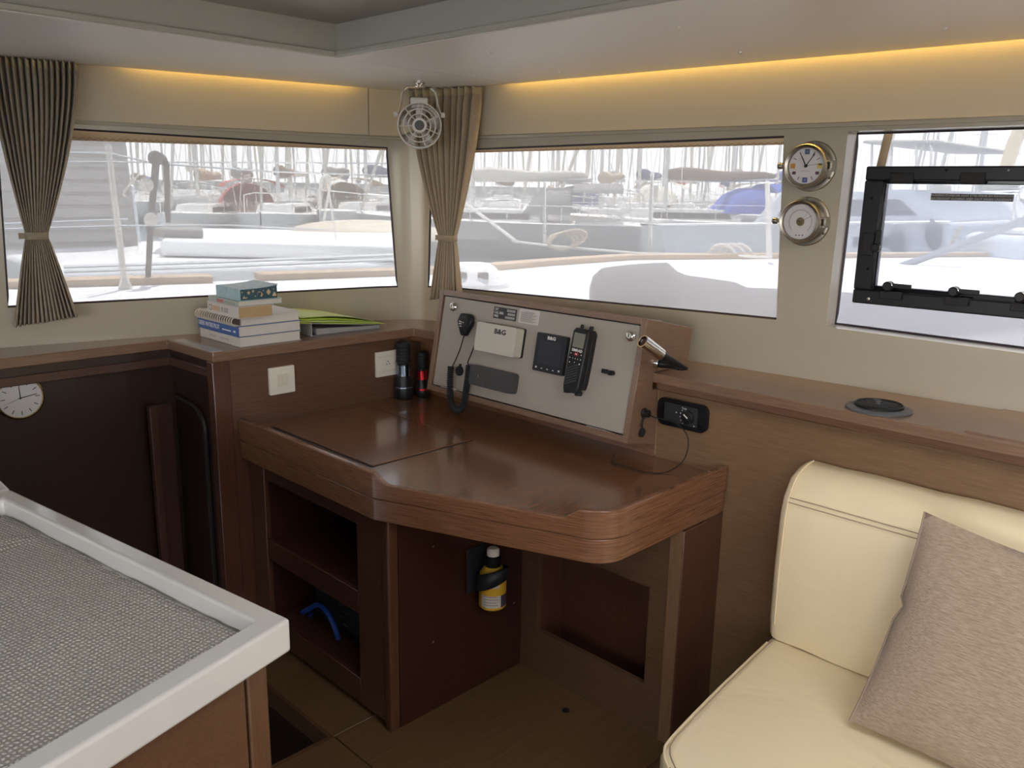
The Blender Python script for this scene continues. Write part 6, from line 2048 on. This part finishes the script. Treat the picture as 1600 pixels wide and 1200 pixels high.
GLASSD = plain('boat_window_dark', (0.03, 0.03, 0.035), 0.15)
COVERS = {'tan': plain('cover_tan', (0.42, 0.33, 0.22), 0.9), 'navy': plain('cover_navy', (0.05, 0.07, 0.15), 0.9), 'grey': plain('cover_grey', (0.22, 0.21, 0.20), 0.9), 'brown': plain('cover_brown', (0.16, 0.11, 0.08), 0.9), 'blue': plain('cover_royal_blue', (0.05, 0.10, 0.40), 0.9), 'red': plain('cover_red', (0.45, 0.06, 0.05), 0.9), 'white': plain('cover_offwhite', (0.62, 0.58, 0.50), 0.9)}
def sailboat(x, y, heading, size, label, cover, hull, detail=2, dodger=None):
    r = bpy.data.objects.new('sailboat', None)
    COL.objects.link(r)
    r.location = (x, y, -1.0)
    r.rotation_euler = (0, 0, heading)
    r.scale = (size, size, size)
    tag(r, label, 'sailboat', 'sailboats moored in the harbour')
    L, B, F = 11.0, 3.6, 1.25
    shared('hull', lambda: loft(hull_sections(L, B, F)), hull, r)
    def deck():
        s = hull_sections(L, B, F)
        m = MB()
        m.grid([[q[0], ((q[0][0]), 0, q[0][2] + 0.08), q[-1]] for q in s])
        return m
    shared('deck', deck, DECKW, r)
    def cabin():
        m = MB()
        lo = [(-1.8, -1.15), (2.4, -0.75), (2.9, 0), (2.4, 0.75), (-1.8, 1.15)]
        n = len(lo)
        vs = [(a, b, F) for a, b in lo] + [(a * 0.93 - 0.05, b * 0.82, F + 0.48) for a, b in lo]
        m.add(vs, [(4, 3, 2, 1, 0), tuple(range(n, 2 * n))] + [(i, (i + 1) % n, n + (i + 1) % n, n + i) for i in range(n)])
        return m
    cab_ = shared('cabin', cabin, DECKW, r)
    if detail > 1:
        for s_ in (-1, 1):
            def win(s_=s_):
                return MB().add([(-1.4, s_ * 1.09, F + 0.15), (1.7, s_ * 0.80, F + 0.15), (1.55, s_ * 0.745, F + 0.36), (-1.3, s_ * 1.01, F + 0.36)], [(0, 1, 2, 3)])
            shared('cabin_window_%d' % s_, win, GLASSD, cab_, name='cabin_window')
    shared('mast', lambda: MB().tube([(0.9, 0, F), (0.9, 0, 15.5)], [0.085, 0.06], 8), ALU, r)
    shared('boom', lambda: MB().tube([(0.8, 0, F + 1.55), (-3.6, 0, F + 1.65)], 0.07, 8), ALU, r)
    def cov():
        pts = [(0.82 - 4.3 * k / 10, 0, F + 1.78 + 0.12 * math.sin(k * 0.9) * 0.3) for k in range(11)]
        return MB().tube(pts, [0.20, 0.26, 0.25, 0.24, 0.22, 0.21, 0.19, 0.18, 0.16, 0.14, 0.08], 10)
    shared('sail_cover', cov, COVERS[cover], r)
    for s_ in (-1, 1):
        shared('shroud_%d' % s_, lambda: MB().tube([(0.75, s_ * 1.65, F), (0.85, s_ * 0.95, 7.5), (0.9, 0.0, 14.5)], 0.014, 4), STAINLESS, r, name='shroud')
        if detail > 0:
            shared('spreader_%d' % s_, lambda: MB().tube([(0.9, 0, 7.5), (0.85, s_ * 0.95, 7.5)], 0.03, 5), ALU, r, name='spreader')
    shared('furled_jib', lambda: MB().tube([(5.3, 0, F + 0.35), (3.3, 0, 7.0), (1.0, 0, 14.6)], [0.05, 0.10, 0.04], 8), COVERS['white'], r)
    shared('backstay', lambda: MB().tube([(-5.3, 0, F), (0.85, 0, 15.2)], 0.014, 4), STAINLESS, r)
    if detail > 0:
        def pulpit():
            m = MB()
            m.tube([(3.6, -0.9, F + 0.15), (3.6, -0.9, F + 0.85), (5.0, -0.25, F + 0.95), (5.45, 0, F + 0.95), (5.0, 0.25, F + 0.95), (3.6, 0.9, F + 0.85), (3.6, 0.9, F + 0.15)], 0.025, 5)
            return m
        shared('pulpit', pulpit, STAINLESS, r)
        def rails():
            m = MB()
            for s_ in (-1, 1):
                for k in range(5):
                    xx = -4.6 + 2.0 * k
                    w = 1.55 if k < 3 else 1.45 - 0.25 * (k - 2)
                    m.tube([(xx, s_ * w, F), (xx, s_ * w, F + 0.68)], 0.016, 5)
                m.tube([(-4.6, s_ * 1.55, F + 0.67), (-0.6, s_ * 1.55, F + 0.67), (3.4, s_ * 0.95, F + 0.72)], 0.010, 4)
            return m
        shared('guard_rail', rails, STAINLESS, r)
    if dodger:
        def dod():
            rows = []
            for k in range(5):
                xx = -1.1 - 0.45 * k
                hgt = [0.05, 0.75, 0.95, 0.98, 0.95][k]
                rows.append([(xx, 1.15 * math.cos(a), F + 0.35 + hgt * math.sin(a)) for a in [math.pi * i / 10 for i in range(11)]])
            return MB().grid(rows)
        shared('spray_hood', dod, COVERS[dodger], r)
        def bim():
            rows = []
            for k in range(4):
                xx = -3.0 - 0.6 * k
                rows.append([(xx, 1.3 * math.cos(a), F + 1.15 + 0.35 * math.sin(a)) for a in [math.pi * i / 8 for i in range(9)]])
            return MB().grid(rows)
        shared('bimini', bim, COVERS[dodger], r)
    return r
rb = random.Random(11)
names = list(COVERS)
USED = set()
def place(px, d, head, size, cover, hull, where, detail=2, dodger=None):
    p = PD(px, 305, d)
    base = math.atan2(p.y, p.x)
    hn = {'boat_hull_white': 'white', 'boat_hull_navy': 'navy', 'boat_hull_grey': 'grey'}[hull.name]
    lab = '%s sailboat with %s boom cover%s, %s' % (hn, cover, (', %s hood' % dodger) if dodger else '', where)
    while lab in USED:
        lab += ', more to the right' if not lab.endswith('right') else ' again'
    USED.add(lab)
    sailboat(p.x, p.y, base + head, size, lab, cover, hull, detail, dodger)
near_spots = [
    (318, 40, 2.9, 0.95, 'tan', HULLW, None, 'left in the front window'),
    (372, 44, 0.15, 1.0, 'grey', HULLW, 'red', 'with the red hood in the front window'),
    (440, 38, 3.0, 1.0, 'brown', HULLW, None, 'centre of the front window'),
    (515, 46, 0.25, 1.05, 'grey', HULLG, 'tan', 'front window'),
    (585, 40, 2.75, 1.05, 'navy', HULLW, None, 'right end of the front window'),
    (650, 42, 0.4, 1.0, 'tan', HULLG, None, 'behind the corner post'),
    (775, 33, 1.45, 1.0, 'white', HULLG, 'grey', 'nearest beyond the corner curtain'),
    (880, 42, 2.8, 1.0, 'grey', HULLW, 'navy', 'right window'),
    (945, 38, 0.2, 1.0, 'tan', HULLW, None, 'left of the middle stanchion'),
    (1005, 46, 2.9, 1.1, 'navy', HULLW, 'white', 'behind the middle stanchion'),
    (1075, 36, 1.9, 1.05, 'brown', HULLW, 'blue', 'right window'),
    (1150, 44, 2.9, 1.1, 'grey', HULLW, 'white', 'near the clock'),
    (1290, 42, 0.2, 1.0, 'tan', HULLW, None, 'behind the clock wall'),
    (1540, 40, 2.8, 1.0, 'white', HULLW, 'grey', 'hatch view'),
]
for (px, d, h, s_, c_, hu_, dg_, wh) in near_spots:
    place(px, d, h, s_, c_, hu_, wh, 2, dg_)
for row, (d0_, n_, pw_) in enumerate(((62, 17, 'middle row'), (88, 19, 'far row'))):
    for i in range(n_):
        px = 130 + (1560 - 130) * (i + 0.5 * (row % 2)) / n_ + rb.uniform(-18, 18)
        c_ = names[(i * 3 + row) % len(names)]
        wh = '%s in the %s' % (pw_, 'front window' if px < 640 else ('right window' if px < 1270 else 'hatch window'))
        place(px, d0_ + rb.uniform(-5, 5), rb.choice([rb.uniform(-0.25, 0.25), math.pi + rb.uniform(-0.25, 0.25)]), rb.uniform(0.9, 1.2), c_, HULLW if i % 5 else HULLB, wh, 1)

# bare masts standing far behind: one thing each
for i in range(26):
    px = 225 + (1220 - 225) * (i + rb.uniform(-0.3, 0.3)) / 26
    p = PD(px, 305, 118 + rb.uniform(-10, 14))
    m_ = bpy.data.objects.new('far_mast', None)
    COL.objects.link(m_)
    m_.location = (p.x, p.y, -0.9)
    tag(m_, 'bare grey mast with stays far off in the harbour', 'mast', 'bare masts in the far background')
    shared('mast_pole', lambda: MB().tube([(0, 0, 0), (0, 0, 17)], [0.16, 0.10], 6), ALU, m_, name='mast_pole')
    for s_ in (-1, 1):
        shared('stay_%d' % s_, lambda: MB().tube([(s_ * 3.2, 0.4, 0), (0, 0, 16)], 0.035, 4), ALU, m_, name='stay')

# big grey motor yacht side close on the left, with louvred topsides
p0, p1 = PD(-120, 400, 8.2), PD(226, 400, 8.6)
gy = thing('grey_yacht', (p0.x, p0.y, -1.0), 'tall grey slab-sided yacht close by at the left of the front window', 'yacht')
GREYY = plain('yacht_grey', (0.30, 0.285, 0.275), 0.6)
dx_ = (p1 - p0)
dx_.z = 0
Lg = dx_.length
GT = frame((p0.x, p0.y, 0), dx_, Vector((0, 0, 1)))
zt0, zt1 = PD(110, 212, 8.5).z, PD(60, 405, 8.4).z
MB(GT).hexa([(-2, zt1 - 0.9, 0.02), (Lg, zt1 - 0.9, 0.02), (Lg - 0.1, zt0 + 0.6, 0.02), (-2, zt0 + 0.6, 0.02)][::-1], [(-2, zt1 - 0.9, -2.5), (Lg, zt1 - 0.9, -2.5), (Lg - 0.1, zt0 + 0.6, -2.5), (-2, zt0 + 0.6, -2.5)][::-1]).build('cabin_block', GREYY, gy, 0.05)
for k in range(13):
    zz = zt1 + 0.03 + (zt0 + 0.25 - zt1) * k / 12
    MB(GT).box(-2, Lg - 0.09, zz, zz + 0.082, 0.02, 0.035).build('plank', GREYY, gy, 0.006)
MB(GT).box(-2, Lg + 2, -1.2, zt1 - 0.91, -2.6, 0.2).build('hull', GELCOAT, gy, 0.05)

# next boat's white deck across the front
nb = thing('neighbour_deck', PX(400, 372, 'z', 0.95), 'broad white deck of the boat moored just beyond the toe rail', 'boat')
A4 = [PX(px, py, 'z', 0.96) for px, py in ((90, 418), (235, 384), (640, 380), (660, 402))]
B4 = [PX(px, py, 'z', 0.96) for px, py in ((-60, 372), (250, 362), (620, 366), (640, 372))]
MB().hexa([(p.x, p.y, -1.2) for p in (A4[0], A4[3], B4[3], B4[0])], [(p.x, p.y, 0.93) for p in (A4[0], A4[3], B4[3], B4[0])]).build('hull', GELCOAT, nb, 0.04)
C4 = [PX(px, py, 'z', 1.05) for px, py in ((250, 378), (630, 386), (615, 363), (262, 357))]
MB().hexa([(p.x, p.y, 0.94) for p in C4], [(p.x, p.y, 1.06) for p in C4]).build('raised_deck', GELCOAT, nb, 0.03)
for (py, nm) in ((409, 'deck_line'), (416, 'deck_line')):
    MB().tube([PX(100, py + 8, 'z', ZD + 0.01), PX(350, py, 'z', ZD + 0.01), PX(620, py - 11, 'z', ZD + 0.01)], 0.012, 5).build(nm, plain('bright_white', (0.85, 0.85, 0.85), 0.4), nb)
hd = thing('dark_hatch_cover', PX(290, 368, 'z', 1.07), 'dark grey flat cover lying on the neighbouring deck in the front window', 'cover')
K4 = [PX(px, py, 'z', 1.07) for px, py in ((240, 369), (318, 371), (316, 360), (262, 357))]
MB().hexa([(p.x, p.y, 1.062) for p in K4], [(p.x, p.y, 1.13) for p in K4]).build('cover', plain('cover_grey', (0.22, 0.21, 0.20), 0.9), hd, 0.02)
dn = thing('upturned_dinghy', PX(575, 374, 'z', 0.97), 'pale tan upturned dinghy at the right of the front window', 'dinghy')
c_ = PX(572, 374, 'z', 0.97)
rows = []
sd_ = Vector((c_.y, -c_.x, 0)).normalized()
fw2 = Vector((c_.x, c_.y, 0)).normalized()
for i in range(13):
    t_ = -1 + 2 * i / 12
    w_ = math.sqrt(max(0, 1 - t_ * t_)) ** 0.8
    rows.append([(c_ + sd_ * (0.85 * t_) + fw2 * (0.5 * w_ * math.cos(a)) + Vector((0, 0, 0.20 * w_ * math.sin(a)))).to_tuple() for a in [math.pi * k / 10 for k in range(11)]])
MB().grid(rows).build('hull', plain('dinghy_tan', (0.55, 0.47, 0.36), 0.6), dn)

# white catamaran beyond the hatch
pc0 = PD(1330, 400, 11.5)
ct0 = thing('white_catamaran', (pc0.x, pc0.y, -1.0), 'white catamaran with dark side windows moored beyond the hatch', 'catamaran')
a0_, a1_ = PD(1025, 400, 13.0), PD(1700, 400, 10.8)
dirc = (a1_ - a0_)
dirc.z = 0
Lc = dirc.length
CTT = frame((a0_.x, a0_.y, -1.0), dirc, Vector((0, 0, 1)))
nC = CTT.to_3x3() @ Vector((0, 0, 1))
if nC.dot(CAM - CTT.translation) < 0:
    CTT = frame((a1_.x, a1_.y, -1.0), -dirc, Vector((0, 0, 1)))
    nC = CTT.to_3x3() @ Vector((0, 0, 1))
uC = CTT.to_3x3() @ Vector((1, 0, 0))
def cx(px, py, w=0.0):
    q = PN(px, py, CTT.translation + nC * w, nC) - CTT.translation
    return q.dot(uC), q.z
def cpoly(pts, w=0.0):
    return [cx(px, py, w) for px, py in pts]
CATW = plain('cat_white', (0.60, 0.62, 0.66), 0.4)
CATG = plain('cat_window', (0.15, 0.15, 0.17), 0.3)
zbot = -0.3
hp_ = cpoly([(1030, 352), (1485, 348)])
MB(CTT).prism([(hp_[0][0] + 0.5 * (1 if hp_[0][0] < hp_[1][0] else -1), zbot), (hp_[1][0], zbot), hp_[1], hp_[0]], -5.5, 0.0).build('hull', CATW, ct0, 0.06)
MB(CTT).prism(cpoly([(1172, 351), (1480, 349), (1420, 296), (1215, 300)], -0.5), -4.8, -0.5).build('deckhouse', CATW, ct0, 0.05)
MB(CTT).prism(cpoly([(1215, 338), (1432, 336), (1405, 312), (1228, 313)], -0.49), -0.499, -0.485).build('side_window', CATG, ct0)
MB(CTT).prism(cpoly([(1333, 386), (1386, 386), (1386, 370), (1333, 370)], 0.01), 0.0, 0.012).build('hull_window', CATG, ct0)
MB(CTT).prism(cpoly([(1345, 224), (1470, 224), (1466, 218), (1350, 218)], -0.6), -4.0, -0.6).build('bimini', plain('bimini_cream', (0.45, 0.42, 0.36), 0.8), ct0, 0.03)
for px in (1362, 1392, 1432, 1455):
    b0q, b1q = cx(px, 297, -0.8), cx(px, 222, -0.8)
    MB(CTT).tube([(b0q[0], b0q[1], -0.8), (b1q[0], b1q[1], -0.8)], 0.018, 6).build('bimini_leg', STAINLESS, ct0)
ra, rb_ = cx(1030, 352), cx(1485, 348)
MB(CTT).tube([(ra[0], ra[1], 0.01), (rb_[0], rb_[1], 0.01)], 0.025, 6).build('rub_rail', plain('bright_white', (0.85, 0.85, 0.85), 0.4), ct0)
FEND = plain('fender_grey', (0.17, 0.17, 0.19), 0.6)
def cx_rail(px):
    q = cx(px, 349.5)
    return CTT @ Vector((q[0], q[1], 0.02))
for (px, py0, py1, lb) in ((1398, 352, 402, 'long grey fender hanging on the catamaran hull, left one'), (1456, 342, 392, 'long grey fender hanging on the catamaran hull, right one')):
    t0_, t1_ = PN(px, py0, CTT.translation + nC * 0.085, nC), PN(px + 5, py1, CTT.translation + nC * 0.085, nC)
    fe = thing('fender', t1_, lb, 'fender', 'fenders on the catamaran')
    pts = [t0_.lerp(t1_, k / 10) for k in range(11)]
    MB().tube(pts, [0.015, 0.035, 0.07, 0.085, 0.09, 0.09, 0.09, 0.085, 0.07, 0.045, 0.015], 12).build('body', FEND, fe)
    MB().tube([t0_, cx_rail(px)], 0.012, 5).build('lanyard', ROPE, fe)
# boat hull on the right of the hatch view with hoop rails
b0_ = PD(1500, 360, 8.6)
wb0 = thing('white_motorboat', (b0_.x, b0_.y, -1.0), 'pale motorboat bow with steel hoop rails at the right of the hatch view', 'boat')
e0_, e1_ = PD(1497, 380, 8.6), PD(1760, 380, 7.6)
dm = e1_ - e0_
dm.z = 0
MT = frame((e0_.x, e0_.y, -1.0), dm, Vector((0, 0, 1)))
zt_m = PD(1520, 362, 8.6).z + 1.0
MB(MT).prism([(0, -0.3), (dm.length, -0.3), (dm.length, zt_m), (0.04, zt_m)], -2.4, 0.0).build('hull', plain('motorboat_white', (0.62, 0.66, 0.72), 0.4), wb0, 0.06)
MB(MT).box(0.35, dm.length, zt_m, zt_m + 0.05, -2.3, -0.05).build('deck_edge', GELCOAT, wb0, 0.02)
for k in range(3):
    xx = 0.25 + 0.42 * k
    MB(MT).tube(smooth_path([(xx, zt_m + 0.02, -0.3), (xx + 0.06, zt_m + 0.38, -0.3), (xx + 0.34, zt_m + 0.38, -0.3), (xx + 0.38, zt_m + 0.02, -0.3)], 5), 0.014, 6).build('hoop_rail', STAINLESS, wb0)
MB(MT).box(0.42, 0.55, zt_m - 0.40, zt_m - 0.28, 0.0, 0.02).build('vent_grille', plain('cat_window', (0.15, 0.15, 0.17), 0.3), wb0)
MB(MT).box(0.95, 1.08, zt_m - 0.40, zt_m - 0.28, 0.0, 0.02).build('vent_grille', plain('cat_window', (0.15, 0.15, 0.17), 0.3), wb0)
